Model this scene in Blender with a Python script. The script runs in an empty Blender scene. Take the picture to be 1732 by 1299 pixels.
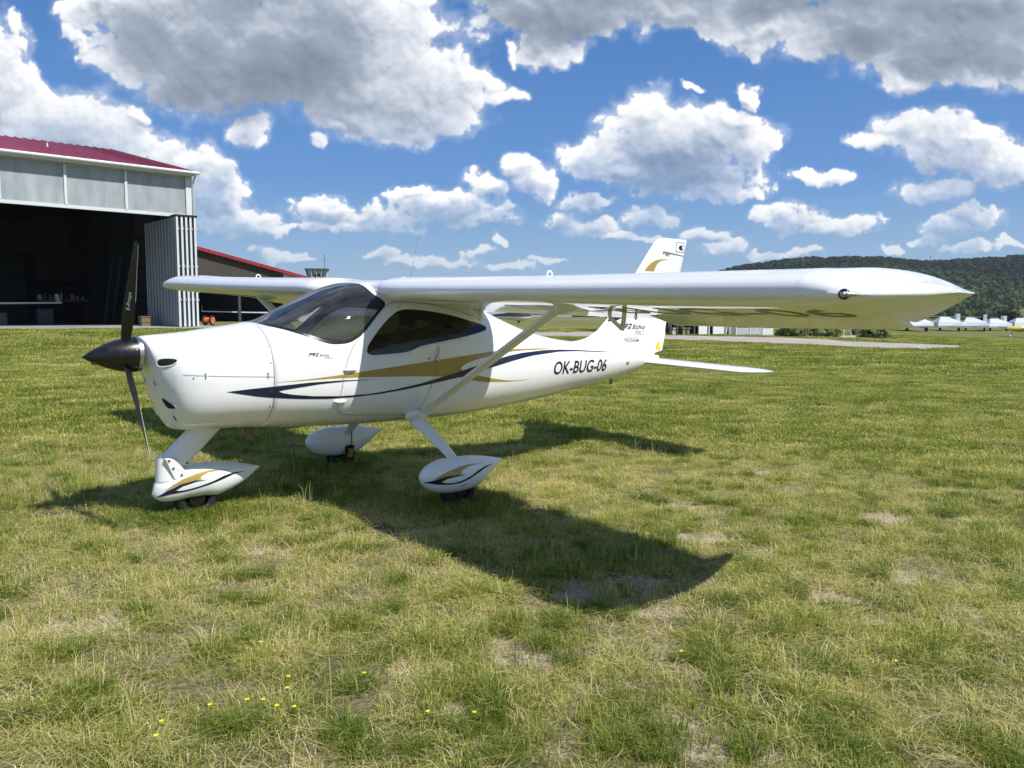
EXPO = 0.1; SUNE = 5.0; SKYG = 1.05; GRASS = 1.0; HAZE = .00012
import bpy, bmesh, math, random
import numpy as np
from mathutils import Vector, Matrix
from mathutils.bvhtree import BVHTree
from mathutils.geometry import tessellate_polygon
R = math.radians
C = bpy.context.scene.collection
random.seed(7); RNG = np.random.default_rng(11)

# ------------------------------------------------------------------ camera
FPX = 1359.66
cam_d = bpy.data.cameras.new('camera'); cam = bpy.data.objects.new('camera', cam_d); C.objects.link(cam)
cam_d.sensor_fit = 'HORIZONTAL'; cam_d.sensor_width = 36; cam_d.lens = 36 * FPX / 1732
cam_d.clip_start = .05; cam_d.clip_end = 9000
YAW, PITCH = -.732, -.085
FW = Vector((-math.sin(YAW), math.cos(YAW), 0)); RT = Vector((math.cos(YAW), math.sin(YAW), 0)); UP = Vector((0, 0, 1))
F2 = FW * math.cos(PITCH) + UP * math.sin(PITCH); U2 = UP * math.cos(PITCH) - FW * math.sin(PITCH)
CAMP = Vector((-1.471, -6.113, 1.545))
M = Matrix((RT, U2, -F2)).transposed().to_4x4(); M.translation = CAMP
cam.matrix_world = M
bpy.context.scene.camera = cam
sc = bpy.context.scene
sc.view_settings.view_transform = 'Standard'; sc.view_settings.look = 'None'; sc.view_settings.gamma = 1
sc.view_settings.exposure = EXPO
sc.cycles.max_bounces = 8; sc.cycles.transparent_max_bounces = 16

# ------------------------------------------------------------------ node helpers
class NT:
    def __init__(s, t): s.t = t; s.n = t.nodes; s.l = t.links
    def link(s, a, b): s.l.new(a, b)
    def put(s, sock, v):
        if v is None: return
        if isinstance(v, (int, float)): sock.default_value = v
        elif isinstance(v, (tuple, list)):
            v = list(v)
            if len(sock.default_value) == 4 and len(v) == 3: v = v + [1]
            sock.default_value = v
        else: s.l.new(v, sock)
    def math(s, op, a, b=None, c=None, clamp=False):
        n = s.n.new('ShaderNodeMath'); n.operation = op; n.use_clamp = clamp
        for i, v in enumerate((a, b, c)): s.put(n.inputs[i], v)
        return n.outputs[0]
    def vm(s, op, a, b=None, sc=None):
        n = s.n.new('ShaderNodeVectorMath'); n.operation = op
        s.put(n.inputs[0], a); s.put(n.inputs[1], b)
        if sc is not None: s.put(n.inputs['Scale'], sc)
        return n.outputs['Value'] if op in ('LENGTH', 'DOT_PRODUCT', 'DISTANCE') else n.outputs['Vector']
    def noise(s, vec, scale, detail=4, rough=.5, dist=0, out='Fac', lac=2.0):
        n = s.n.new('ShaderNodeTexNoise'); s.put(n.inputs['Vector'], vec)
        s.put(n.inputs['Scale'], scale); s.put(n.inputs['Detail'], detail); s.put(n.inputs['Roughness'], rough); s.put(n.inputs['Distortion'], dist)
        s.put(n.inputs['Lacunarity'], lac)
        return n.outputs[out]
    def mr(s, v, a, b, c=0, d=1, smooth=False):
        n = s.n.new('ShaderNodeMapRange'); n.interpolation_type = 'SMOOTHSTEP' if smooth else 'LINEAR'
        s.put(n.inputs[0], v); s.put(n.inputs[1], a); s.put(n.inputs[2], b); s.put(n.inputs[3], c); s.put(n.inputs[4], d)
        return n.outputs[0]
    def mix(s, f, a, b, mode='MIX'):
        n = s.n.new('ShaderNodeMix'); n.data_type = 'RGBA'; n.blend_type = mode
        s.put(n.inputs[0], f); s.put(n.inputs[6], a); s.put(n.inputs[7], b)
        return n.outputs[2]
    def ramp(s, v, stops):
        n = s.n.new('ShaderNodeValToRGB'); s.put(n.inputs[0], v); e = n.color_ramp.elements
        while len(e) < len(stops): e.new(.5)
        for el, (p, c) in zip(e, stops): el.position = p; el.color = tuple(c) + (1,) if len(c) == 3 else c
        return n.outputs[0]
    def comb(s, x, y, z=0):
        n = s.n.new('ShaderNodeCombineXYZ'); s.put(n.inputs[0], x); s.put(n.inputs[1], y); s.put(n.inputs[2], z); return n.outputs[0]

# ------------------------------------------------------------------ sun and sky
SUN_DIR = Vector((.20, -.73, .98)).normalized()
sun_d = bpy.data.lights.new('sun', 'SUN'); sun = bpy.data.objects.new('sun', sun_d); C.objects.link(sun)
sun_d.energy = SUNE; sun_d.angle = R(.53); sun_d.color = (1, .96, .89)
sun.rotation_euler = SUN_DIR.to_track_quat('Z', 'Y').to_euler(); sun.location = (0, 0, 30)

world = bpy.data.worlds.new('World'); sc.world = world; world.use_nodes = True
w = NT(world.node_tree); w.n.clear()
sky = w.n.new('ShaderNodeTexSky'); sky.sky_type = 'NISHITA'; sky.sun_disc = False
sky.sun_elevation = math.asin(SUN_DIR.z); sky.sun_rotation = math.atan2(SUN_DIR.x, SUN_DIR.y)
sky.air_density = 1.0; sky.dust_density = .6; sky.ozone_density = 2.2
tc = w.n.new('ShaderNodeTexCoord')
dirv = tc.outputs['Generated']
df = w.vm('DOT_PRODUCT', dirv, tuple(FW)); dr = w.vm('DOT_PRODUCT', dirv, tuple(RT))
sx = w.n.new('ShaderNodeSeparateXYZ'); w.link(dirv, sx.inputs[0])
# clouds of the hemisphere in front are laid out by bearing and height (tangents), the rest by noise
dfc = w.math('MAXIMUM', df, .05)
uu = w.math('DIVIDE', dr, dfc); vv = w.math('DIVIDE', sx.outputs['Z'], dfc)
UV = w.comb(uu, vv, 0)
BL = [(-0.294,0.425,0.184,0.061),(0.13,0.418,0.184,0.054),(0.377,0.418,0.184,0.061),(0.555,0.404,0.142,0.061),(-0.025,0.404,0.057,0.027),(-0.403,0.343,0.107,0.058),(-0.318,0.301,0.136,0.069),(-0.218,0.301,0.143,0.079),(-0.175,0.336,0.107,0.062),(-0.119,0.239,0.079,0.035),(-0.177,0.239,0.065,0.028),(-0.09,0.274,0.057,0.049),(-0.011,0.277,0.025,0.013),(-0.054,0.288,0.036,0.017),(-0.487,0.37,0.043,0.021),(0.067,0.367,0.121,0.038),(0.046,0.329,0.043,0.019),(0.003,0.324,0.01,0.011),(0.195,0.367,0.135,0.034),(0.301,0.35,0.064,0.027),(0.416,0.339,0.107,0.041),(0.523,0.326,0.135,0.052),(0.603,0.294,0.064,0.031),(0.467,0.291,0.043,0.018),(-0.619,0.281,0.036,0.069),(-0.608,0.232,0.079,0.052),(-0.536,0.228,0.065,0.049),(-0.487,0.204,0.05,0.042),(-0.553,0.175,0.116,0.042),(-0.408,0.189,0.054,0.035),(-0.381,0.147,0.054,0.032),(-0.424,0.147,0.072,0.035),(-0.338,0.115,0.054,0.02),(-0.309,0.106,0.033,0.01),(-0.358,0.168,0.022,0.021),(0.19,0.204,0.083,0.042),(0.161,0.239,0.047,0.028),(0.247,0.228,0.054,0.028),(0.291,0.207,0.04,0.025),(0.118,0.189,0.068,0.023),(0.205,0.172,0.094,0.028),(0.249,0.15,0.061,0.016),(0.133,0.179,0.058,0.018),(0.268,0.246,0.029,0.014),(0.382,0.167,0.033,0.011),(-0.318,0.218,0.026,0.018),(-0.025,0.16,0.026,0.014),(0.028,0.16,0.025,0.023),(0.014,0.179,0.022,0.013),(0.079,0.141,0.022,0.011),(0.104,0.143,0.018,0.006),(-0.233,0.129,0.043,0.016),(-0.164,0.118,0.058,0.021),(-0.091,0.133,0.062,0.021),(-0.041,0.118,0.044,0.013),(-0.193,0.108,0.069,0.009),(-0.12,0.147,0.029,0.011),(0.474,0.228,0.036,0.024),(0.442,0.211,0.036,0.013),(0.528,0.207,0.068,0.03),(0.594,0.182,0.061,0.03),(0.52,0.15,0.045,0.017),(0.564,0.221,0.029,0.014),(0.569,0.12,0.036,0.014),(0.54,0.108,0.04,0.011),(0.512,0.097,0.022,0.007),(0.17,0.12,0.035,0.013),(0.097,0.108,0.045,0.013),(0.068,0.117,0.018,0.014),(0.337,0.12,0.044,0.016),(0.402,0.108,0.047,0.013),(0.235,0.097,0.033,0.01),(0.265,0.079,0.031,0.009),(0.472,0.085,0.017,0.007),(0.615,0.089,0.016,0.006),(-0.285,0.075,0.031,0.009),(-0.256,0.07,0.015,0.004),(-0.165,0.074,0.025,0.007),(-0.081,0.068,0.044,0.009),(-0.035,0.077,0.019,0.006),(-0.009,0.09,0.01,0.007),(-0.003,0.061,0.033,0.006),(-0.121,0.064,0.036,0.006),(0.047,0.068,0.022,0.004),(0.141,0.093,0.036,0.007),(-0.521,0.332,0.019,0.006),(-0.235,0.215,0.013,0.008),(-0.209,0.228,0.018,0.008),(0.228,0.27,0.016,0.007),(0.289,0.274,0.009,0.011),(-0.453,0.235,0.01,0.011),(-0.28,0.108,0.017,0.007),(0.338,0.075,0.044,0.006),(0.563,0.086,0.036,0.007)]
DK = [(-0.446,0.329,0.057,0.048,0.8),(-0.412,0.274,0.057,0.035,0.95),(-0.334,0.253,0.065,0.031,0.95),(-0.246,0.357,0.107,0.041,0.75),(0.272,0.377,0.142,0.034,0.9),(-0.004,0.377,0.071,0.027,0.8),(0.593,0.35,0.085,0.048,0.9),(0.381,0.308,0.043,0.021,0.7),(0.496,0.288,0.057,0.021,0.8),(-0.317,0.363,0.128,0.048,0.7),(0.095,0.384,0.142,0.034,0.8),(0.379,0.384,0.156,0.041,0.8),(0.521,0.363,0.142,0.041,0.8),(-0.37,0.26,0.072,0.024,0.6),(-0.383,0.301,0.093,0.055,0.8),(-0.276,0.294,0.121,0.059,1.0),(-0.191,0.239,0.079,0.024,0.6),(-0.218,0.336,0.071,0.041,0.45),(0.053,0.353,0.107,0.031,1.0),(0.18,0.363,0.114,0.027,0.55),(0.437,0.336,0.078,0.041,1.0),(0.538,0.315,0.107,0.041,0.95),(0.595,0.301,0.057,0.035,1.0),(0.191,0.168,0.079,0.023,0.75),(0.234,0.193,0.05,0.025,0.5),(0.14,0.2,0.029,0.021,0.3),(-0.193,0.115,0.058,0.01,0.5),(-0.091,0.115,0.065,0.01,0.5),(0.522,0.186,0.058,0.016,0.35),(0.595,0.168,0.043,0.011,0.35),(0.546,0.14,0.043,0.007,0.4),(-0.409,0.168,0.043,0.021,0.3),(-0.553,0.182,0.079,0.028,0.35),(-0.58,0.218,0.043,0.028,0.25),(0.373,0.1,0.044,0.006,0.4),(0.237,0.363,0.043,0.014,0.3)]
def perlin(X, Y, seed):
    rg = np.random.default_rng(seed); T = rg.random((256, 256)) * 2 * np.pi
    gx, gy = np.cos(T), np.sin(T)
    xi = np.floor(X).astype(np.int32); yi = np.floor(Y).astype(np.int32); xf = X - xi; yf = Y - yi; xi &= 255; yi &= 255; x1 = (xi + 1) & 255; y1 = (yi + 1) & 255
    u = xf ** 3 * (xf * (xf * 6 - 15) + 10); v = yf ** 3 * (yf * (yf * 6 - 15) + 10)
    a = gx[yi, xi] * xf + gy[yi, xi] * yf; b = gx[yi, x1] * (xf - 1) + gy[yi, x1] * yf
    c = gx[y1, xi] * xf + gy[y1, xi] * (yf - 1); d = gx[y1, x1] * (xf - 1) + gy[y1, x1] * (yf - 1)
    return (a + (b - a) * u) * (1 - v) + (c + (d - c) * u) * v
def fbm(X, Y, sc, oct, seed, gain=.5, bill=False):
    s = 0; a = 1; t = 0
    for k in range(oct):
        n = perlin(X * sc + 13.7 * k, Y * sc + 5.1 * k, seed + k); s = s + a * (np.abs(n) * 2 if bill else n); t += a; a *= gain; sc *= 2.03
    return s / t
def sstep(x, a, b):
    t = np.clip((x - a) / (b - a), 0, 1); return t * t * (3 - 2 * t)
def make_clouds():
    W, H = 2048, 896; U0, U1, V0, V1 = -.82, .82, -.02, .6976
    u = np.linspace(U0, U1, W); v = np.linspace(V0, V1, H); U, V = np.meshgrid(u, v); U = U.astype(np.float32); V = V.astype(np.float32)
    # noise gets finer towards the horizon, as distance shrinks the clouds
    tv = sstep(V, .10, .30)
    def two(sc, oct, seed, gain=.5, bill=False): return fbm(U, V, sc * 2.1, oct, seed, gain, bill) * (1 - tv) + fbm(U, V, sc, oct, seed + 7, gain, bill) * tv
    k2 = .45 + .55 * tv
    wx = two(9, 5, 1, .55) * .075 * k2; wy = two(9, 5, 31, .55) * .065 * k2
    X = U + wx; Y = V + wy
    F = np.full(U.shape, -3., np.float32); loc = np.full(U.shape, 1., np.float32)
    for (cx, cy, a, b) in BL:
        i0, i1 = np.searchsorted(v, [cy - 2.6 * b - .05, cy + 2.6 * b + .05]); j0, j1 = np.searchsorted(u, [cx - 2.6 * a - .05, cx + 2.6 * a + .05])
        s = (slice(i0, i1), slice(j0, j1)); dy = (Y[s] - cy) / b; dy = np.where(dy < 0, dy * 1.15, dy)
        q = 1 - np.sqrt(((X[s] - cx) / a) ** 2 + dy ** 2)
        k = .22; f = F[s]; h = np.clip(.5 + .5 * (q - f) / k, 0, 1); F[s] = f * (1 - h) + q * h + k * h * (1 - h)
    b1 = two(15, 7, 121, .55, True); b2 = two(8, 8, 161, .58)
    T = F + (.62 + .3 * tv) * (b1 - .30) + (.55 + .2 * tv) * b2 + .05 + (1 - tv) * .8 * fbm(U, V, 60, 5, 230, .62)
    mask = sstep(T, .0, .22)
    wisp = sstep(T + .25 * fbm(U, V, 40, 5, 260, .6), -.30, .15) * .35
    mask = np.maximum(mask, wisp * sstep(F, -.5, .1))
    # light reaching each point: thinned by the cloud that lies towards the sun (up and to the right)
    px = (U1 - U0) / W
    def blur(A, n):
        for ax in (0, 1):
            c = np.cumsum(np.pad(A, [(n + 1, n) if k == ax else (0, 0) for k in (0, 1)], mode='edge'), axis=ax, dtype=np.float64)
            A = ((c[2 * n + 1:, :] - c[:-2 * n - 1, :]) if ax == 0 else (c[:, 2 * n + 1:] - c[:, :-2 * n - 1])) / (2 * n + 1)
        return A.astype(np.float32)
    Tp = np.clip(T, 0, 1.1)
    def shift(A, dx, dy):
        return np.pad(A, ((0, dy), (0, dx)), mode='edge')[dy:, dx:]
    occ = 0
    for st, wg in ((3, .10), (8, .16), (18, .22), (36, .28), (64, .24)):
        occ = occ + wg * shift(blur(Tp, max(1, st // 4)), int(st * .45), st)
    L = np.exp(-2.3 * occ)
    det = blur(T, 1) - blur(T, 7); det2 = blur(T, 4) - blur(T, 24)
    det = det - .55 * shift(det, 1, 3); det2 = det2 - .5 * shift(det2, 4, 9)
    D = np.zeros_like(U)
    wX = U + fbm(U, V, 9, 5, 301) * .08; wY = V + fbm(U, V, 9, 5, 331) * .06
    for (cx, cy, a, b, s) in DK:
        l = np.sqrt(((wX - cx) / a) ** 2 + ((wY - cy) / b) ** 2); D = np.maximum(D, s * sstep(-l, -1.3, -.25))
    base = .40 + .60 * L
    shade = base + .30 * np.tanh(det * 2.6) * (1 - .6 * D) + .30 * np.tanh(det2 * 1.8) * (1 - .5 * D) - .43 * D * (1 - .25 * L)
    edge = np.clip(1 - mask, 0, 1); shade = shade * (1 - .5 * edge) + .5 * edge * (.80 - .45 * D)
    mask = mask * (1 - .60 * (1 - tv) * sstep(occ, .10, .45))
    mask = mask * (.68 + .38 * sstep(V, .03, .18))
    shade = .09 + .84 * np.clip(shade, -.1, 1.1) - (1 - sstep(V, .04, .17)) * .12
    img = np.zeros((H, W, 4), np.float32); img[..., 0] = np.clip(mask, 0, 1); img[..., 1] = np.clip(shade, 0, 1); img[..., 2] = 0; img[..., 3] = 1
    im = bpy.data.images.new('cloud_cover', W, H, alpha=False, float_buffer=True); im.colorspace_settings.name = 'Non-Color'
    im.pixels.foreach_set(img.ravel()); im.update(); im.pack()
    return im, (U0, U1, V0, V1)
cim, (CU0, CU1, CV0, CV1) = make_clouds()
ti = w.n.new('ShaderNodeTexImage'); ti.image = cim; ti.extension = 'CLIP'; ti.interpolation = 'Cubic'
w.link(w.comb(w.mr(uu, CU0, CU1), w.mr(vv, CV0, CV1), 0), ti.inputs[0])
sp_ = w.n.new('ShaderNodeSeparateColor'); w.link(ti.outputs[0], sp_.inputs[0])
CRAMP = [(0, (.135, .175, .235)), (.35, (.33, .385, .47)), (.62, (.66, .70, .77)), (.85, (.93, .935, .95)), (1, (1.05, 1.05, 1.04))]
ccol = w.ramp(sp_.outputs[1], CRAMP)
hz = w.mr(vv, .0, .15, .5, 0)
ccol = w.mix(hz, ccol, (.46, .55, .67, 1))
bp = w.vm('MULTIPLY', dirv, (1, 1, 2.2))
bn = w.noise(bp, 2.6, 7, .55)
bd = w.mr(bn, .54, .64, 0, 1, True)
inside = w.math('MULTIPLY', w.math('LESS_THAN', w.math('ABSOLUTE', uu), .80), w.math('MULTIPLY', w.math('GREATER_THAN', df, .3), w.math('LESS_THAN', vv, .685)))
dens = w.mix(inside, w.comb(bd, bd, bd), w.comb(sp_.outputs[0], sp_.outputs[0], sp_.outputs[0]))
bcol = w.ramp(bn, [(.54, (.80, .81, .83)), (.72, (.30, .34, .40))])
ccol = w.mix(inside, bcol, ccol)
dens = w.vm('SCALE', dens, sc=w.mr(sx.outputs['Z'], .0, .02))
zen = w.ramp(w.math('MAXIMUM', sx.outputs['Z'], 0), [(0, (.40, .53, .67)), (.06, (.25, .43, .65)), (.16, (.10, .27, .61)), (.34, (.050, .18, .50)), (1, (.025, .10, .34))])
skyc = w.mix(.85, w.vm('SCALE', sky.outputs[0], sc=.1), zen)
dsep = w.n.new('ShaderNodeSeparateColor'); w.link(dens, dsep.inputs[0])
col = w.mix(dsep.outputs[0], skyc, ccol)
bgn = w.n.new('ShaderNodeBackground'); w.link(w.vm('SCALE', col, sc=10 * SKYG), bgn.inputs[0]); bgn.inputs[1].default_value = .1
wo = w.n.new('ShaderNodeOutputWorld'); w.link(bgn.outputs[0], wo.inputs[0])
world.cycles.sampling_method = 'MANUAL'; world.cycles.sample_map_resolution = 512

# ------------------------------------------------------------------ object helpers
def tag(o, label=None, cat=None, group=None, kind=None):
    if label: o['label'] = label
    if cat: o['category'] = cat
    if group: o['group'] = group
    if kind: o['kind'] = kind
    return o
def empty(name, label, cat, loc=(0, 0, 0), rotz=0, group=None):
    o = bpy.data.objects.new(name, None); C.objects.link(o); o.location = loc; o.rotation_euler = (0, 0, rotz)
    o.empty_display_size = .2
    return tag(o, label, cat, group)
def mesh(name, V, F, mat, parent=None, smooth=True, mi=None):
    me = bpy.data.meshes.new(name); me.from_pydata([tuple(v) for v in V], [], [tuple(f) for f in F]); me.update()
    mats = mat if isinstance(mat, (list, tuple)) else [mat]
    for m in mats: me.materials.append(m)
    if mi is not None: me.polygons.foreach_set('material_index', mi)
    if smooth: me.polygons.foreach_set('use_smooth', [True] * len(me.polygons))
    o = bpy.data.objects.new(name, me); C.objects.link(o)
    if parent: o.parent = parent
    return o
class MB:
    def __init__(s): s.V = []; s.F = []
    def add(s, V, F, M=None):
        o = len(s.V)
        for v in V: s.V.append(tuple(M @ Vector(v)) if M else tuple(v))
        for f in F: s.F.append(tuple(i + o for i in f))
        return s
    def box(s, a, b, M=None):
        x0, y0, z0 = a; x1, y1, z1 = b
        V = [(x0, y0, z0), (x1, y0, z0), (x1, y1, z0), (x0, y1, z0), (x0, y0, z1), (x1, y0, z1), (x1, y1, z1), (x0, y1, z1)]
        return s.add(V, [(0, 3, 2, 1), (4, 5, 6, 7), (0, 1, 5, 4), (1, 2, 6, 5), (2, 3, 7, 6), (3, 0, 4, 7)], M)
    def hexa(s, P):   # 8 points bottom ring then top ring
        return s.add(P, [(0, 3, 2, 1), (4, 5, 6, 7), (0, 1, 5, 4), (1, 2, 6, 5), (2, 3, 7, 6), (3, 0, 4, 7)])
    def tube(s, pts, r, n=10, cap=True):
        pts = [Vector(p) for p in pts]; rr = r if isinstance(r, (list, tuple)) else [r] * len(pts); rings = []
        ref = None
        for i, p in enumerate(pts):
            t = (pts[min(i + 1, len(pts) - 1)] - pts[max(i - 1, 0)]).normalized()
            if ref is None: ref = t.orthogonal().normalized()
            a = (ref - t * ref.dot(t)).normalized(); ref = a; b = t.cross(a)
            rings.append([p + (a * math.cos(2 * math.pi * k / n) + b * math.sin(2 * math.pi * k / n)) * rr[i] for k in range(n)])
        return s.rings(rings, cap)
    def rings(s, rings, cap=True, closed=True):
        n = len(rings[0]); o = len(s.V)
        for r in rings: s.V.extend(tuple(p) for p in r)
        for i in range(len(rings) - 1):
            for k in range(n if closed else n - 1):
                k2 = (k + 1) % n
                s.F.append((o + i * n + k, o + i * n + k2, o + (i + 1) * n + k2, o + (i + 1) * n + k))
        if cap:
            s.F.append(tuple(o + k for k in reversed(range(n)))); s.F.append(tuple(o + (len(rings) - 1) * n + k for k in range(n)))
        return s
    def build(s, name, mat, parent=None, smooth=False, bevel=0, angle=None):
        o = mesh(name, s.V, s.F, mat, parent, smooth)
        if bevel:
            b = o.modifiers.new('bevel', 'BEVEL'); b.width = bevel; b.segments = 2; b.limit_method = 'ANGLE'; b.angle_limit = R(40)
        if smooth: sharp(o, angle or 40)
        return o
def sharp(o, deg=40):
    bm = bmesh.new(); bm.from_mesh(o.data)
    bmesh.ops.recalc_face_normals(bm, faces=bm.faces)
    for e in bm.edges:
        if len(e.link_faces) == 2 and e.calc_face_angle(0) > R(deg): e.smooth = False
    bm.to_mesh(o.data); bm.free()
def lin(c): return tuple(((v / 255) / 12.92 if v / 255 <= .04045 else ((v / 255 + .055) / 1.055) ** 2.4) for v in c)
def mat(name, col, rough=.5, metal=0, coat=0, spec=.5, noise=0, nscale=8, bump=0, bscale=40, trans=0):
    m = bpy.data.materials.new(name); m.use_nodes = True; t = NT(m.node_tree); b = t.n['Principled BSDF']
    t.put(b.inputs['Base Color'], col); b.inputs['Roughness'].default_value = rough; b.inputs['Metallic'].default_value = metal
    b.inputs['Coat Weight'].default_value = coat; b.inputs['Coat Roughness'].default_value = .04; b.inputs['Specular IOR Level'].default_value = spec
    tcn = t.n.new('ShaderNodeTexCoord')
    if noise:
        nz = t.noise(tcn.outputs['Object'], nscale, 6, .6)
        f = t.mr(nz, .3, .7, 1 - noise, 1 + noise)
        t.link(t.vm('SCALE', t.mix(0, col, col), sc=f), b.inputs['Base Color'])
        t.link(t.mr(nz, .3, .7, max(0, rough - .1), min(1, rough + .1)), b.inputs['Roughness'])
    if bump:
        bn = t.n.new('ShaderNodeBump'); bn.inputs['Strength'].default_value = bump; bn.inputs['Distance'].default_value = .01
        t.link(t.noise(tcn.outputs['Object'], bscale, 5, .6), bn.inputs['Height']); t.link(bn.outputs[0], b.inputs['Normal'])
    return m
def smin(a, b, k):
    h = max(0, min(1, .5 + .5 * (b - a) / k)); return b * (1 - h) + a * h - k * h * (1 - h)
def zg(x, y):
    p = smin(-.012 * (x - 2) + .032 * y, 1.02, .25)
    return -smin(-p, .4, .2)
# ------------------------------------------------------------------ aeroplane materials
def paint(name, col, rough=.13):
    m = bpy.data.materials.new(name); m.use_nodes = True; t = NT(m.node_tree); b = t.n['Principled BSDF']
    tcn = t.n.new('ShaderNodeTexCoord')
    nz = t.noise(tcn.outputs['Object'], 3.5, 6, .65)
    t.link(t.vm('SCALE', t.mix(0, col + (1,), col + (1,)), sc=t.mr(nz, .3, .7, .97, 1.02)), b.inputs['Base Color'])
    t.link(t.mr(nz, .3, .7, rough + .15, rough + .25), b.inputs['Roughness'])
    # a few squashed insects and dust specks
    vo = t.n.new('ShaderNodeTexVoronoi'); vo.inputs['Scale'].default_value = 7.5; t.link(tcn.outputs['Object'], vo.inputs['Vector']); vs_ = t.n.new('ShaderNodeSeparateColor'); t.link(vo.outputs['Color'], vs_.inputs[0])
    spk = t.math('MULTIPLY', t.math('LESS_THAN', vo.outputs['Distance'], t.mr(vs_.outputs[1], 0, 1, .008, .028)), t.math('GREATER_THAN', vs_.outputs[0], .80))
    old = b.inputs['Base Color'].links[0].from_socket; t.link(t.mix(t.math('MULTIPLY', spk, .75), old, (.08, .07, .05, 1)), b.inputs['Base Color'])
    b.inputs['Coat Weight'].default_value = .7; b.inputs['Coat IOR'].default_value = 1.52; b.inputs['Coat Roughness'].default_value = .02; b.inputs['Specular IOR Level'].default_value = .2
    bn = t.n.new('ShaderNodeBump'); bn.inputs['Strength'].default_value = .35; bn.inputs['Distance'].default_value = .004
    t.link(t.noise(tcn.outputs['Object'], 4, 3, .5), bn.inputs['Height']); t.link(bn.outputs[0], b.inputs['Normal'])
    return m
WHITE = paint('gloss_white_paint', (.85, .86, .87))
GOLD = mat('gold_paint', (.40, .275, .055, 1), .32, coat=.35, noise=.05)
NAVY = mat('navy_paint', (.009, .012, .038, 1), .35, coat=.25, noise=.1)
INK = mat('black_vinyl', (.012, .012, .014, 1), .35)
INK2 = mat('dark_grey_vinyl', (.10, .11, .12, 1), .4)
GREYINK = mat('grey_vinyl', (.38, .40, .42, 1), .4)
CARBON = mat('black_gelcoat', (.006, .006, .007, 1), .34, coat=.15, noise=.3, nscale=14)
BLADE = mat('blade_carbon', (.008, .009, .010, 1), .38, coat=.2)
DARK = mat('dark_cavity', (.006, .006, .006, 1), .8)
LINER = mat('cabin_lining', (.07, .075, .08, 1), .8)
SEATM = mat('seat_leather', (.03, .03, .035, 1), .5)
REDM = mat('red_leather', (.22, .045, .02, 1), .5)
RUBBER = mat('tyre_rubber', (.014, .014, .015, 1), .8, noise=.3, nscale=30, bump=.3, bscale=60)
METAL = mat('bare_metal', (.5, .5, .5, 1), .3, 1)
GREYMETAL = mat('grey_metal', (.16, .16, .15, 1), .45, .6)
GROOVE = mat('panel_gap', (.16, .17, .17, 1), .7)
YELLOW = mat('yellow_sticker', (.8, .55, .01, 1), .4)
WHITEINK = mat('white_vinyl', (.75, .75, .75, 1), .5)
def glass(name, tint, refl=1.0, ior=1.5, dust=.0):
    m = bpy.data.materials.new(name); m.use_nodes = True; t = NT(m.node_tree); t.n.clear()
    tr = t.n.new('ShaderNodeBsdfTransparent'); tr.inputs[0].default_value = tint + (1,)
    gl = t.n.new('ShaderNodeBsdfGlossy'); gl.inputs['Roughness'].default_value = .015; gl.inputs[0].default_value = (refl, refl, refl, 1)
    fr = t.n.new('ShaderNodeFresnel'); fr.inputs[0].default_value = ior
    tcn = t.n.new('ShaderNodeTexCoord'); bn = t.n.new('ShaderNodeBump'); bn.inputs['Strength'].default_value = .2; bn.inputs['Distance'].default_value = .01
    t.link(t.noise(tcn.outputs['Object'], 3, 2, .5), bn.inputs['Height']); t.link(bn.outputs[0], gl.inputs['Normal']); t.link(bn.outputs[0], fr.inputs['Normal'])
    mx = t.n.new('ShaderNodeMixShader'); t.link(fr.outputs[0], mx.inputs[0]); t.link(gl.outputs[0], mx.inputs[2])
    df = t.n.new('ShaderNodeBsdfDiffuse'); df.inputs[0].default_value = (.75, .78, .8, 1); md_ = t.n.new('ShaderNodeMixShader')
    t.link(t.mr(t.noise(t.vm('MULTIPLY', tcn.outputs['Object'], (.6, 3, 3)), 2.2, 5, .6), .35, .7, dust * .4, dust * 1.6), md_.inputs[0]); t.link(tr.outputs[0], md_.inputs[1]); t.link(df.outputs[0], md_.inputs[2]); t.link(md_.outputs[0], mx.inputs[1])
    o = t.n.new('ShaderNodeOutputMaterial'); t.link(mx.outputs[0], o.inputs[0]); return m
GLASS = glass('clear_canopy', (.86, .88, .90), .9, 1.45, .045); TINT = glass('tinted_window', (.17, .175, .18), 1, 1.45, .004)

# ------------------------------------------------------------------ the aeroplane, in its own frame: x aft of the spinner tip, y to starboard, z up
plane = empty('light_aircraft', 'white high wing light aircraft with gold and navy stripes and black propeller parked on grass', 'aircraft', (0, 0, 0))
AR, AP = .032, .012
Rm = Matrix.Rotation(AP, 3, 'Y') @ Matrix.Rotation(AR, 3, 'X')
plane.matrix_world = Matrix.Translation(Vector((2, 0, 0)) - Rm @ Vector((2, 0, 0))) @ Rm.to_4x4()
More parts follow.
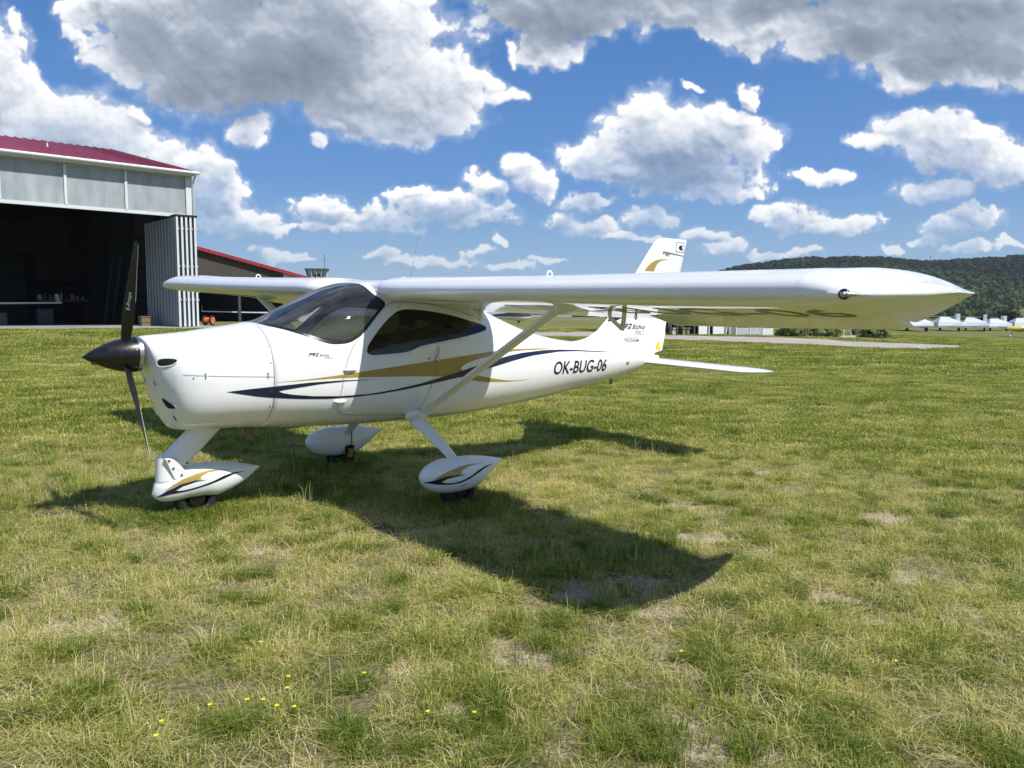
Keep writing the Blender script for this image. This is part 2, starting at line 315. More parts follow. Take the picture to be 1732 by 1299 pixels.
# s, zt, zb, hw, zc, nt, nb
ST=[(.372,1.372,1.10,.135,1.235,2.0,2.0),(.378,1.376,.97,.19,1.2,2.1,2.1),(.395,1.38,.88,.225,1.15,2.2,2.1),(.43,1.385,.79,.265,1.1,2.25,2.2),(.5,1.392,.70,.335,1.07,2.3,2.4),(.65,1.405,.685,.40,1.06,2.3,2.5),(.9,1.44,.682,.455,1.05,2.3,2.5),
(1.18,1.484,.672,.50,1.05,2.4,2.5),(1.3,1.512,.662,.513,1.05,2.4,2.5),(1.5,1.607,.65,.53,1.05,2.5,2.5),(1.7,1.702,.64,.543,1.05,2.6,2.5),(1.91,1.792,.632,.552,1.05,2.7,2.5),(2.06,1.826,.628,.556,1.05,2.8,2.5),(2.4,1.835,.622,.558,1.05,2.9,2.5),(2.9,1.81,.622,.55,1.05,2.7,2.45),
(3.2,1.74,.63,.53,1.05,2.35,2.4),(3.45,1.64,.645,.495,1.06,2.1,2.35),(3.68,1.555,.66,.46,1.06,1.95,2.3),(4.0,1.45,.687,.41,1.07,1.9,2.25),(4.25,1.385,.712,.372,1.075,1.9,2.2),(4.6,1.325,.75,.322,1.08,1.95,2.1),(5.0,1.285,.797,.267,1.085,2,2.1),(5.5,1.24,.87,.2,1.09,2,2),(5.9,1.20,.945,.14,1.1,2,2),(6.08,1.18,.99,.10,1.1,2,2)]
def pchip(xs,ys,x):
    n=len(xs)
    if x<=xs[0]:return ys[0]
    if x>=xs[-1]:return ys[-1]
    h=[xs[i+1]-xs[i] for i in range(n-1)];d=[(ys[i+1]-ys[i])/h[i] for i in range(n-1)]
    m=[0]*n;m[0]=d[0];m[-1]=d[-1]
    for i in range(1,n-1):
        if d[i-1]*d[i]<=0:m[i]=0
        else:
            w1=2*h[i]+h[i-1];w2=h[i]+2*h[i-1];m[i]=(w1+w2)/(w1/d[i-1]+w2/d[i])
    for i in range(n-1):
        if x<=xs[i+1]:
            t=(x-xs[i])/h[i];a=t*t*t;b=t*t
            return (2*a-3*b+1)*ys[i]+(a-2*b+t)*h[i]*m[i]+(-2*a+3*b)*ys[i+1]+(a-b)*h[i]*m[i+1]
XS=[s[0] for s in ST]
def sec(s): return [pchip(XS,[q[k] for q in ST],s) for k in range(1,7)]
def kshear(s): return .15*max(0,1-(s-.372)/.5)**2
def yat(x,z):
    s=x
    for _ in range(12):
        zt,zb,hw,zc,nt,nb=sec(s);f=min(1,max(0,(1.37-z)/.65));s=x-kshear(s)*f
    zt,zb,hw,zc,nt,nb=sec(s)
    if z>=zc:
        q=(z-zc)/(zt-zc);n=nt
    else:
        q=(zc-z)/(zc-zb);n=nb
    if q>=1:return 0.
    return hw*(1-q**n)**(1/n)
NTH = 112
def ring(s):
    zt, zb, hw, zc, nt, nb = sec(s); out = []
    for k in range(NTH):
        a = 2 * math.pi * k / NTH; ca, sa = math.cos(a), math.sin(a)
        n = nt if sa >= 0 else nb; h = (zt - zc) if sa >= 0 else (zc - zb)
        y = hw * math.copysign(abs(ca) ** (2 / n), ca); z = zc + h * math.copysign(abs(sa) ** (2 / n), sa)
        out.append((s + kshear(s) * min(1, max(0, (1.37 - z) / .65)), y, z))
    return out
def srange(a, b, d): n = max(2, int(round((b - a) / d))); return [a + (b - a) * i / n for i in range(n + 1)]
def capped(stations, name, capn=1, first=True):
    rings = [ring(s) for s in stations]
    mb = MB()
    if first:   # rounded front cap
        c = Vector((stations[0] + .012, 0, 1.235)); r0 = rings[0]
        pre = [[tuple(Vector(p).lerp(c, f)) for p in r0] for f in (.9, .55)]
        rings = [pre[1], pre[0]] + rings
    mb.rings(rings, True); return mb
HOODX = 1.168
cow = capped([.372, .374, .378, .385, .395, .41, .43, .46, .5, .55] + srange(.6, HOODX - .003, .05), 'cowling')
cowling = cow.build('engine_cowling', WHITE, plane, True, angle=60)
def bvh_of(mb): return BVHTree.FromPolygons([Vector(v) for v in mb.V], mb.F)
fusm = capped(srange(HOODX + .003, 6.08, .045), 'f', first=False)
full = MB(); full.rings([ring(s) for s in [.372, .378, .385, .395, .41, .43, .46, .5, .55] + srange(.6, 6.08, .045)], True)
BV = bvh_of(full); BVF = bvh_of(fusm)

# --- cut-outs for the glass
WS = [(1.16,1.52),(1.195,1.482),(1.23,1.466),(1.311,1.447),(1.5,1.377),(1.584,1.346),(1.653,1.333),(1.766,1.341),(1.83,1.365),(1.89,1.405),(2.012,1.52),(2.10,1.60),(2.155,1.642),(2.168,1.668),(2.14,1.70),(2.085,1.735),(2.07,1.80),(2.08,1.9),(1.16,1.9)]
SW = [(1.926,1.284),(1.957,1.349),(2.099,1.5),(2.238,1.596),(2.344,1.622),(2.554,1.611),(2.808,1.579),(3.002,1.534),(3.256,1.481),(3.24,1.447),(3.206,1.435),(2.921,1.386),(2.631,1.343),(2.45,1.315),(2.38,1.285),(2.293,1.262),(2.032,1.248),(1.97,1.247),(1.935,1.26)]
def smooth_loop(P, it=1):
    for _ in range(it):
        Q = []
        for i, p in enumerate(P):
            q = P[(i + 1) % len(P)]
            Q.append((p[0] * .75 + q[0] * .25, p[1] * .75 + q[1] * .25)); Q.append((p[0] * .25 + q[0] * .75, p[1] * .25 + q[1] * .75))
        P = Q
    return P
WS = smooth_loop(WS, 2); SW = smooth_loop(SW, 2)
def grow(P, d):
    A = sum(P[i][0] * P[(i + 1) % len(P)][1] - P[(i + 1) % len(P)][0] * P[i][1] for i in range(len(P)))
    sg = 1 if A > 0 else -1; out = []
    for i, p in enumerate(P):
        a = Vector(P[i - 1]); b = Vector(P[(i + 1) % len(P)]); t = (b - a).normalized(); out.append((p[0] + t.y * d * sg, p[1] - t.x * d * sg))
    return out
def prism(P, y0=-1.2, y1=1.2):
    n = len(P); V = [(x, y0, z) for x, z in P] + [(x, y1, z) for x, z in P]
    F = [tuple(range(n)), tuple(reversed(range(n, 2 * n)))] + [(i, i + n, (i + 1) % n + n, (i + 1) % n) for i in range(n)]
    o = mesh('cutter', V, F, WHITE, None, False)
    bm = bmesh.new(); bm.from_mesh(o.data); bmesh.ops.recalc_face_normals(bm, faces=bm.faces); bm.to_mesh(o.data); bm.free(); return o
def cut(src_mb, cutters, op, bv):
    base = mesh('tmp', src_mb.V, src_mb.F, WHITE, None, True)
    bm = bmesh.new(); bm.from_mesh(base.data); bmesh.ops.recalc_face_normals(bm, faces=bm.faces); bm.to_mesh(base.data); bm.free()
    for c in cutters:
        m = base.modifiers.new('b', 'BOOLEAN'); m.operation = op; m.solver = 'EXACT'; m.object = c
    dg = bpy.context.evaluated_depsgraph_get(); dg.update()
    me = bpy.data.meshes.new_from_object(base.evaluated_get(dg))
    bpy.data.objects.remove(base)
    bm = bmesh.new(); bm.from_mesh(me)
    kill = [f for f in bm.faces if bv.find_nearest(f.calc_center_median())[3] > 2e-4]
    bmesh.ops.delete(bm, geom=kill, context='FACES')
    bmesh.ops.recalc_face_normals(bm, faces=bm.faces)
    for f in bm.faces: f.smooth = True
    bm.to_mesh(me); bm.free(); return me
cws = prism(WS); csw = prism(SW)
bodyme = cut(fusm, [cws, csw], 'DIFFERENCE', BVF)
wsme = cut(fusm, [cws], 'INTERSECT', BVF); swme = cut(fusm, [csw], 'INTERSECT', BVF)
for o in (cws, csw): bpy.data.objects.remove(o)
bodyme.materials.clear(); bodyme.materials.append(WHITE); bodyme.materials.append(LINER)
fus = bpy.data.objects.new('fuselage', bodyme); C.objects.link(fus); fus.parent = plane
sd = fus.modifiers.new('thickness', 'SOLIDIFY'); sd.thickness = .014; sd.offset = -1; sd.material_offset = 1; sd.material_offset_rim = 0
def loose_part(me, name, m, keep):
    bm = bmesh.new(); bm.from_mesh(me)
    bmesh.ops.delete(bm, geom=[f for f in bm.faces if not keep(f.calc_center_median())], context='FACES')
    n = bpy.data.meshes.new(name); bm.to_mesh(n); bm.free(); n.materials.clear(); n.materials.append(m)
    o = bpy.data.objects.new(name, n); C.objects.link(o); o.parent = plane; return o
windshield = loose_part(wsme, 'windshield', GLASS, lambda c: True)
loose_part(swme, 'side_window', TINT, lambda c: c.y < 0); loose_part(swme, 'side_window', TINT, lambda c: c.y > 0)

# --- decals: outlines in (x, z) laid on the skin
def drape(name, polys, m, parent, bv, side=-1, off=.0016, step=.025, axis='y', tri=None):
    """polys: list of 2-D loops; projected sideways (axis y) or from below (axis z) on to the surface bv"""
    bm = bmesh.new()
    if tri is None:
        tri = []
        for P in polys:
            T = tessellate_polygon([[Vector((a, b, 0)) for a, b in P]]); tri.append((P, T))
    for P, T in tri:
        vs = [bm.verts.new((a, b, 0)) for a, b in P]
        for t in T:
            try: bm.faces.new([vs[i] for i in t])
            except ValueError: pass
    if not bm.verts: return None
    xs = [v.co.x for v in bm.verts]; ys = [v.co.y for v in bm.verts]
    for lo, hi, nrm in ((min(xs), max(xs), (1, 0, 0)), (min(ys), max(ys), (0, 1, 0))):
        k = math.floor(lo / step) + 1
        while k * step < hi:
            co = (k * step * nrm[0], k * step * nrm[1], 0)
            bmesh.ops.bisect_plane(bm, geom=bm.verts[:] + bm.edges[:] + bm.faces[:], plane_co=co, plane_no=nrm, dist=1e-6); k += 1
    bad = []
    for v in bm.verts:
        a, b = v.co.x, v.co.y
        if axis == 'y': h = bv.ray_cast(Vector((a, side * 3, b)), Vector((0, -side, 0)))
        else: h = bv.ray_cast(Vector((a, b, -1)), Vector((0, 0, 1)))
        if h[0] is None: bad.append(v); continue
        n = h[1]
        if axis == 'y' and n.y * side < 0: n = -n
        if axis == 'z' and n.z > 0: n = -n
        v.co = h[0] + n * off
    if bad: bmesh.ops.delete(bm, geom=bad, context='VERTS')
    for f in bm.faces: f.smooth = True
    me = bpy.data.meshes.new(name); bm.to_mesh(me); bm.free(); me.materials.append(m)
    o = bpy.data.objects.new(name, me); C.objects.link(o); o.parent = parent; return o
def text_tri(s, size=1, xs=1, shear=0, bold=0, space=1):
    c = bpy.data.curves.new('t', 'FONT'); c.body = s; c.size = size; c.offset = bold; c.space_character = space; c.resolution_u = 4
    o = bpy.data.objects.new('t', c); C.objects.link(o)
    dg = bpy.context.evaluated_depsgraph_get(); me = bpy.data.meshes.new_from_object(o.evaluated_get(dg))
    P = [(v.co.x * xs + v.co.y * shear, v.co.y) for v in me.vertices]; T = [tuple(p.vertices) for p in me.polygons]
    bpy.data.objects.remove(o); bpy.data.meshes.remove(me); return P, T
def place_text(s, x0, x1, z0, z1, shear=0, bold=0, dz=0, mirror=False, space=1):
    P, T = text_tri(s, 1, 1, shear, bold, space)
    ax = min(p[0] for p in P); bx = max(p[0] for p in P); az = min(p[1] for p in P); bz = max(p[1] for p in P)
    Q = []
    for a, b in P:
        f = (a - ax) / (bx - ax); g = (b - az) / (bz - az)
        if mirror: f = 1 - f
        Q.append((x0 + f * (x1 - x0), z0 + g * (z1 - z0) + f * dz))
    return [(Q, T)]
def wav(P, it=1):  # soften polygons
    return smooth_loop(P, it)
goldU = [(1.129,1.055),(1.414,1.072),(1.64,1.092),(1.907,1.12),(2.194,1.15),(2.533,1.183),(2.91,1.221),(3.205,1.247),(3.45,1.26),(3.632,1.264),(3.993,1.26),(4.278,1.247)]
goldL = [(4.273,1.244),(3.846,1.247),(3.60,1.243),(3.474,1.233),(3.217,1.207),(3.10,1.19),(3.022,1.174),(2.95,1.155),(2.903,1.133),(2.882,1.115),(2.892,1.095),(2.915,1.082),(2.80,1.048),(2.63,1.05),(2.40,1.062),(2.195,1.067),(1.876,1.074),(1.64,1.073),(1.35,1.062)]
gold2 = [(2.80,1.044),(2.832,1.042),(2.95,1.049),(3.075,1.042),(3.2,1.018),(3.333,0.997),(3.47,.977),(3.612,0.968),(3.847,0.966),(3.675,0.962),(3.473,0.963),(3.223,0.975),(3.1,.986),(3.012,1.002),(2.9,1.025)]
navy = [(0.831,0.999),(0.994,1.015),(1.177,1.029),(1.442,1.048),(1.726,1.056),(2.032,1.051),(1.757,1.0475),(1.528,1.033),(1.335,1.01),(1.25,1.0),(1.2,0.99),(1.24,.975),(1.31,0.961),(1.475,0.942),(1.703,0.931),(1.958,0.936),(2.201,0.962),(2.452,1.0),(2.72,1.056),(3.015,1.117),(3.19,1.152),(3.346,1.181),(3.53,1.207),(3.73,1.225),(4.076,1.238),(4.364,1.236),(4.671,1.224),(5.035,1.203),(5.552,1.174),(5.025,1.195),(4.657,1.212),(4.342,1.216),(4.054,1.202),(3.88,1.193),(3.717,1.175),(3.56,1.155),(3.402,1.13),(3.215,1.1),(3.118,1.08),(2.819,1.029),(2.538,0.989),(2.282,0.954),(2.04,0.93),(1.822,0.918),(1.589,0.915),(1.383,0.925),(1.172,0.942),(1.059,0.956),(0.937,0.978)]
for sd_ in (-1, 1):
    drape('cowl_split_line', [[(HOODX - .002, .75), (HOODX + .002, .75), (HOODX + .002, 1.46), (HOODX - .002, 1.46)]], GROOVE, plane, BV, sd_, .0008)
    drape('gold_stripe', [goldU + goldL, gold2], GOLD, plane, BV, sd_, .0014)
    drape('navy_stripe', [navy], NAVY, plane, BV, sd_, .0022)
    drape('registration_lettering', None, INK, plane, BV, sd_, .003, tri=place_text('OK-BUG-06', 4.205, 5.145, .992, 1.125, shear=.2, bold=.016, dz=-.004, mirror=sd_ > 0))
    drape('model_lettering', None, INK, plane, BV, sd_, .003, tri=place_text('P92', 1.44, 1.522, 1.245, 1.272, shear=.35, bold=.02, mirror=sd_ > 0) + place_text('Echo', 1.526, 1.605, 1.245, 1.262, shear=.35, bold=.0, mirror=sd_ > 0))
    drape('variant_lettering', None, GREYINK, plane, BV, sd_, .003, tri=place_text('MK2', 1.56, 1.63, 1.226, 1.242, shear=.35, mirror=sd_ > 0))
    # shallow dark gaps of door, luggage hatch and cowl split
    def line(P, wd=.0035):
        A = [Vector(p) for p in P]; L = []; Rr = []
        for i, p in enumerate(A):
            t = (A[min(i + 1, len(A) - 1)] - A[max(i - 1, 0)]).normalized(); n = Vector((-t.y, t.x)) * wd / 2
            L.append(tuple(p + n)); Rr.append(tuple(p - n))
        return L + Rr[::-1]
    def soft(P, it=2):
        for _ in range(it):
            Q = [P[0]]
            for i in range(len(P) - 1):
                p, q = P[i], P[i + 1]; Q += [(p[0] * .75 + q[0] * .25, p[1] * .75 + q[1] * .25), (p[0] * .25 + q[0] * .75, p[1] * .25 + q[1] * .75)]
            P = Q + [P[-1]]
        return P
    drape('door_seam', [line(soft([(1.93,1.44),(1.86,1.38),(1.798,1.3),(1.742,1.185),(1.716,1.024),(1.69,0.883),(1.70,0.80),(1.80,0.765),(2.11,0.746),(2.429,0.718),(2.50,.78),(2.528,0.896),(2.586,1.037),(2.615,1.177),(2.628,1.32)]))], GROOVE, plane, BV, sd_, .0028)
    drape('door_frame_seam', [line(soft([(1.93,1.44),(2.05,1.56),(2.17,1.655),(2.3,1.68),(2.6,1.668),(2.9,1.62),(3.1,1.565)]), .004)], GROOVE, plane, BV, sd_, .0028)
    drape('cowling_seam', [line([(.56,1.123),(.70,1.117),(.9,1.108),(1.165,1.10)], .003)], GROOVE, plane, BV, sd_, .0028)
# black frit band round the windshield
BVW = BVHTree.FromPolygons([Vector(v) for v in full.V], full.F)
def band(P, wd): Q = grow(P, -wd); n = len(P); return [[P[i], P[(i + 1) % n], Q[(i + 1) % n], Q[i]] for i in range(n) if P[i][1] < 1.80 and not (P[i][0] < 1.2 and P[i][1] > 1.49)]
for sd_ in (-1, 1): drape('windshield_frame', band(WS, .022), INK, windshield, BVW, sd_, .0012, .05)
# cowl fasteners, hinges, handles
for sd_ in (-1, 1):
    for (x, z) in ((1.15, 1.0), (1.15, .88), (1.15, 1.20), (1.155, 1.32), (1.19, .95), (.62, 1.10)):
        h_ = BV.ray_cast(Vector((x, sd_ * 3, z)), Vector((0, -sd_, 0)))
        MB().tube([h_[0] + Vector((0, -.001 * sd_, 0)), h_[0] + Vector((0, .002 * sd_, 0))], .006, 10).build('cowl_screw', GREYMETAL, cowling, True)
def onskin(x, z, side=-1, off=0):
    h = BV.ray_cast(Vector((x, side * 3, z)), Vector((0, -side, 0))); n = h[1]
    if n.y * side < 0: n = -n
    return h[0] + n * off, n
for sd_ in (-1, 1):
    for (x, z) in ((.704, 1.129), (1.131, 1.124)):
        p, n = onskin(x, z, sd_)
        MB().tube([p + Vector((-.012, 0, .014)), p + n * .012, p + n * .012 + Vector((-.004, 0, -.02))], [.004, .007, .005], 8).build('cowl_latch', WHITE, plane, True)
    for (x, z, k) in ((1.777, 1.134, 1), (1.703, .892, .9)):
        p, n = onskin(x, z, sd_); t = Vector((1, 0, 0)); mb = MB(); rr = []
        for i in range(9):
            f = i / 8 * 2 - 1; wv_ = math.sqrt(max(0, 1 - f * f)); c = p + t * f * .062 * k + n * .004
            rr.append([c + n * (math.cos(a) * .022 * wv_ + 0) + UP * math.sin(a) * .014 * wv_ for a in [2 * math.pi * j / 12 for j in range(12)]])
        mb.rings(rr).build('door_hinge', WHITE, plane, True)
    p, n = onskin(2.612, 1.205, sd_, .004)
    h = MB(); h.tube([p - n * .006, p + n * .014], [.024, .02], 14); h.tube([p + n * .012, p + n * .016 + Vector((.012, 0, .10))], [.011, .004], 8)
    h.build('door_handle', METAL, plane, True)
    p, n = onskin(2.53, 1.207, sd_, .002); MB().tube([p - n * .004, p + n * .004], .009, 10).build('door_lock', GREYMETAL, plane, True)
p, n = onskin(5.565, 1.058); MB().box((-.025, -.003, -.011), (.025, .003, .011), Matrix.Translation(p)).build('static_port_label', GREYMETAL, plane)
# cooling inlets: dark openings with a lip, cut facing forwards and outwards; (s, z) are measured across that direction
def opening(P, name, it_=2):
    P = smooth_loop(P, it_)
    for sd_ in (-1, 1):
        d = Vector((.62, -sd_ * .785, -.05)).normalized(); sv = Vector((.785, sd_ * .62, 0)) ; B0 = Vector((.45, .25 * sd_, 0))
        def hit(a, b, off):
            h = BV.ray_cast(B0 + sv * a + UP * b - d * 2, d)
            if h[0] is None: return None
            n = h[1] if h[1].dot(d) < 0 else -h[1]
            return h[0] + n * off
        T = tessellate_polygon([[Vector((a, b, 0)) for a, b in P]]); bm = bmesh.new(); vs = [bm.verts.new((a, b, 0)) for a, b in P]
        for t in T: bm.faces.new([vs[i] for i in t])
        bmesh.ops.subdivide_edges(bm, edges=bm.edges[:], cuts=3, use_grid_fill=True)
        kill = []
        for v in bm.verts:
            q = hit(v.co.x, v.co.y, .004)
            if q is None: kill.append(v)
            else: v.co = q
        bmesh.ops.delete(bm, geom=kill, context='VERTS'); me = bpy.data.meshes.new(name); bm.to_mesh(me); bm.free(); me.materials.append(DARK)
        o = bpy.data.objects.new(name, me); C.objects.link(o); o.parent = plane
        pts = [q for q in (hit(a, b, .002) for a, b in grow(P, .004)) if q is not None]
        if len(pts) > 5: pts.append(pts[0]); MB().tube(pts, .0055, 6, False).build('inlet_lip', WHITE, o, True)
opening([(-0.036, 1.207), (-0.028, 1.223), (0.009, 1.233), (0.073, 1.234), (0.106, 1.227), (0.101, 1.21), (0.065, 1.188), (-0.008, 1.178), (-0.032, 1.186)], 'side_inlet')
opening([(-0.103, 1.072), (-0.091, 1.068), (-0.075, 1.043), (-0.075, 1.031), (-0.095, 1.039)], 'oil_inlet')
opening([(-0.044, 0.948), (-0.015, 0.948), (0.037, 0.92), (0.077, 0.892), (0.077, 0.879), (0.036, 0.874), (-0.0, 0.877), (-0.028, 0.91)], 'radiator_scoop')
opening([(0.036, 0.832), (0.048, 0.828), (0.064, 0.803), (0.068, 0.782), (0.056, 0.786), (0.044, 0.807)], 'lower_inlet')
# exhaust stub and belly drains
MB().tube([(1.12, -.10, .70), (1.15, -.11, .60), (1.17, -.115, .575)], [.022, .022, .021], 12).build('exhaust_pipe', mat('rusty_steel', (.22, .14, .10, 1), .6, .7, noise=.4), plane, True)
MB().tube([(1.40, -.05, .67), (1.42, -.06, .635), (1.60, -.06, .63), (1.66, -.05, .66)], .006, 6).build('belly_hose', GREYMETAL, plane, True)
MB().tube([(4.05, -.05, .70), (4.15, -.06, .56), (4.5, -.1, .60)], .0018, 5).build('whip_antenna', GREYMETAL, plane, True)
MB().box((5.50, -.006, .80), (5.53, .006, .92), Matrix.Rotation(0, 4, 'X')).build('tail_skid', GREYMETAL, plane)
for a, b, c, r in ((2.62, 0, 1.88, .006),):
    MB().tube([(2.60, 0, 1.82), (2.64, 0, 1.90)], [.012, .009], 8).build('roof_antenna', WHITE, plane, True)
MB().tube([(2.70, 0, 1.84), (2.80, 0, 2.30)], [.0013, .0008], 5).build('roof_whip', GREYMETAL, plane, True)

# --- spinner and propeller
sp = MB(); rr = []
for i in range(25):
    f = i / 24; x = .345 * f; r = .128 * (1 - (1 - f) ** 1.75) ** .93 if f > 0 else .0008; r = max(r, .0012)
    zc = 1.236 + (1.250 - 1.236) * f
    rr.append([(x, r * math.cos(a), zc + r * math.sin(a)) for a in [2 * math.pi * k / 48 for k in range(48)]])
sp.rings(rr); sp.build('spinner', CARBON, plane, True)
bk = MB(); bk.rings([[(x, r * math.cos(a), 1.250 + r * math.sin(a)) for a in [2 * math.pi * k / 40 for k in range(40)]] for x, r in ((.347, .124), (.375, .124))]); bk.build('spinner_backplate', METAL, plane, True)
for a in (20, 80, 140, 200, 260, 320):
    cx_, cy_ = .325, R(a); q = Vector((.325, -.1265 * math.cos(cy_), 1.249 + .1265 * math.sin(cy_))); d = Vector((0, -math.cos(cy_), math.sin(cy_)))
    MB().tube([q - d * .004, q + d * .003], .005, 8).build('spinner_screw', METAL, plane, True)
HUB = Vector((.275, 0, 1.249)); RAD = .85
def blade(th):
    er = Vector((0, -math.sin(th), math.cos(th))); et = Vector((0, math.cos(th), math.sin(th)))  # radial, tangential
    ex = Vector((1, 0, 0)); rr = []
    for i in range(29):
        f = .10 + .90 * i / 28; r = RAD * f
        ch = .90 * (.062 + .040 * math.sin(min(1, (f - .1) / .35) * math.pi / 2)) * (1 - .62 * max(0, (f - .35) / .65) ** 1.3)
        if f > .975: ch *= math.sqrt(max(.02, 1 - ((f - .975) / .026) ** 2))
        tw = R(68 - 46 * min(1, f ** .75)); thk = ch * (.2 - .12 * f)
        c = HUB + er * r + et * (-.022 * max(0, f - .5) ** 1.5 * 4) * .4
        u = et * math.cos(tw) - ex * math.sin(tw); v = et * math.sin(tw) + ex * math.cos(tw)
        sect = []
        for k in range(18):
            a = 2 * math.pi * k / 18; xx = math.cos(a) * .5; tt = math.sin(a) * .5 * (1 - .45 * (xx + .5))
            sect.append(c + u * ch * xx + v * thk * tt)
        rr.append(sect)
    mb = MB(); mb.rings(rr); return mb, er, et
TH0 = R(21)
for k in range(3):
    mb, er, et = blade(TH0 + k * 2 * math.pi / 3); b = mb.build('propeller_blade', BLADE, plane, True)
    # light leading edge strip
    le = MB(); pts = []
    for i in range(12, 28):
        f = .10 + .90 * i / 28; idx = 9
        V0 = Vector(mb.V[i * 18 + idx]); V1 = Vector(mb.V[i * 18]); pts.append(V0 + (V0 - V1).normalized() * .0004)
    le.tube(pts, .0022, 5).build('blade_edge', mat('edge_strip', (.35, .37, .38, 1), .35, .5) if k == 0 else bpy.data.materials['edge_strip'], b, True)
    # lettering along the blade, laid on its forward face
    P, T = text_tri('E-Props', 1, 1, 0, .01)
    ax = min(p[0] for p in P); bx = max(p[0] for p in P); az = min(p[1] for p in P); bz = max(p[1] for p in P)
    bvb = BVHTree.FromPolygons([Vector(v) for v in mb.V], mb.F); V = []; ok = True
    look = Vector((.62, .78, 0)) if k == 0 else ex_
    for p, q in P:
        f = (p - ax) / (bx - ax); g = (q - az) / (bz - az)
        rad = RAD * (.40 + .155 * f); base = HUB + er * rad
        side = (Vector((0, 1, 0)).cross(er)).normalized()
        st = base - look * 1.0 + look.cross(er).normalized() * (.5 - g) * .036
        h = bvb.ray_cast(st, look)
        if h[0] is None: ok = False; break
        V.append(h[0] - look * .001)
    ex_ = Vector((1, 0, 0)); 
    if ok: mesh('blade_lettering', V, T, WHITEINK, b, False)

# --- cabin interior
it = MB(); it.box((1.22, -.38, .80), (1.60, .38, 1.30)); it.build('instrument_panel', LINER, plane, bevel=.03)
gs = MB(); gs.hexa([(1.22, -.32, 1.27), (1.64, -.43, 1.27), (1.64, .43, 1.27), (1.22, .32, 1.27), (1.24, -.18, 1.40), (1.58, -.36, 1.375), (1.58, .36, 1.375), (1.24, .18, 1.40)]); gs.build('glare_shield', LINER, plane, bevel=.03)
MB().box((1.3, -.36, .76), (3.1, .36, .79)).build('cabin_floor', LINER, plane)
MB().box((3.30, -.34, .80), (3.32, .34, 1.50)).build('rear_bulkhead', LINER, plane)
for y in (-.25, .25):
    s = MB(); s.box((2.15, y - .19, .82), (2.62, y + .19, .95))
    s.hexa([(2.58, y - .2, .90), (2.70, y - .2, .90), (2.70, y + .2, .90), (2.58, y + .2, .90), (2.80, y - .17, 1.42), (2.88, y - .17, 1.42), (2.88, y + .17, 1.42), (2.80, y + .17, 1.42)])
    s.build('seat', SEATM, plane, bevel=.04)
    MB().box((2.82, y - .11, 1.44), (2.89, y + .11, 1.58)).build('headrest', REDM, plane, bevel=.03)
MB().tube([(1.62, -.25, 1.22), (1.76, -.25, 1.24)], .012, 8).tube([(1.76, -.37, 1.30), (1.76, -.33, 1.22), (1.76, -.25, 1.20), (1.76, -.17, 1.22), (1.76, -.13, 1.30)], .013, 8).build('control_yoke', LINER, plane, True)
MB().tube([(1.25, 0, 1.46), (1.7, 0, 1.66), (2.08, 0, 1.80)], .012, 8).build('windshield_brace', LINER, plane, True)
# --- wings
AFT = [(0, 0), (.003, .014), (.0125, .028), (.03, .042), (.06, .056), (.1, .068), (.2, .081), (.3, .083), (.4, .076), (.5, .061), (.6, .038), (.75, -.008), (.9, -.064), (1, -.093)]
AFB = [(0, 0), (.003, -.012), (.0125, -.022), (.03, -.034), (.06, -.044), (.1, -.050), (.2, -.056), (.4, -.065), (.6, -.074), (.75, -.082), (.9, -.091), (1, -.098)]
def airfoil(n=26):
    U, L = [], []
    for i in range(n + 1):
        x = .5 * (1 - math.cos(math.pi * i / n))
        U.append((x, pchip([t[0] for t in AFT], [t[1] for t in AFT], x) + .098 * x)); L.append((x, pchip([t[0] for t in AFB], [t[1] for t in AFB], x) + .098 * x))
    return U, L
AU, AL = airfoil()
def interp(T, x):
    for i in range(len(T) - 1):
        if T[i][0] <= x <= T[i + 1][0]:
            f = (x - T[i][0]) / (T[i + 1][0] - T[i][0] + 1e-9); return T[i][1] + f * (T[i + 1][1] - T[i][1])
    return T[-1][1]
# station y: (y, x leading edge, x trailing edge, z leading edge, z trailing edge, thickness factor)
WST = [(0, 2.14, 3.36, 1.770, 1.607, .92), (.40, 2.13, 3.36, 1.768, 1.607, .94), (.50, 2.05, 3.36, 1.768, 1.607, .98), (.56, 2.005, 3.36, 1.768, 1.607, 1.02), (.64, 1.982, 3.36, 1.768, 1.607, 1.02), (.8, 1.98, 3.36, 1.768, 1.607, 1.02), (2.3, 1.98, 3.36, 1.776, 1.607, 1.02), (2.5, 1.98, 3.36, 1.778, 1.61, 1.02), (3.9, 1.98, 3.35, 1.794, 1.635, 1.04), (4.15, 1.98, 3.345, 1.796, 1.652, 1.04), (4.20, 1.981, 3.40, 1.794, 1.680, .98), (4.25, 1.984, 3.49, 1.790, 1.725, .92), (4.30, 1.988, 3.56, 1.785, 1.772, .84), (4.35, 2.0, 3.585, 1.781, 1.812, .73), (4.40, 2.02, 3.52, 1.780, 1.828, .63), (4.45, 2.055, 3.38, 1.781, 1.826, .54), (4.50, 2.12, 3.21, 1.785, 1.820, .42), (4.54, 2.22, 3.06, 1.791, 1.816, .37), (4.565, 2.33, 2.96, 1.797, 1.814, .33), (4.58, 2.44, 2.88, 1.803, 1.813, .29), (4.59, 2.54, 2.80, 1.810, 1.814, .24), (4.594, 2.62, 2.74, 1.814, 1.814, .2)]
def wst(y): return [pchip([q[0] for q in WST], [q[k] for q in WST], y) for k in range(1, 6)]
CHORD = 1.40
def wpt(y, xf, z):   # xf chord fraction, z section height in chords
    xl, xt, zl, zt, th = wst(y); c = xt - xl
    return (xl + c * xf, y, zl + (zt - zl) * xf + z * CHORD * th * (.5 + .5 * c / CHORD))
HINGE = .755; FL0, FL1, AI0, AI1 = .60, 2.46, 2.485, 4.16
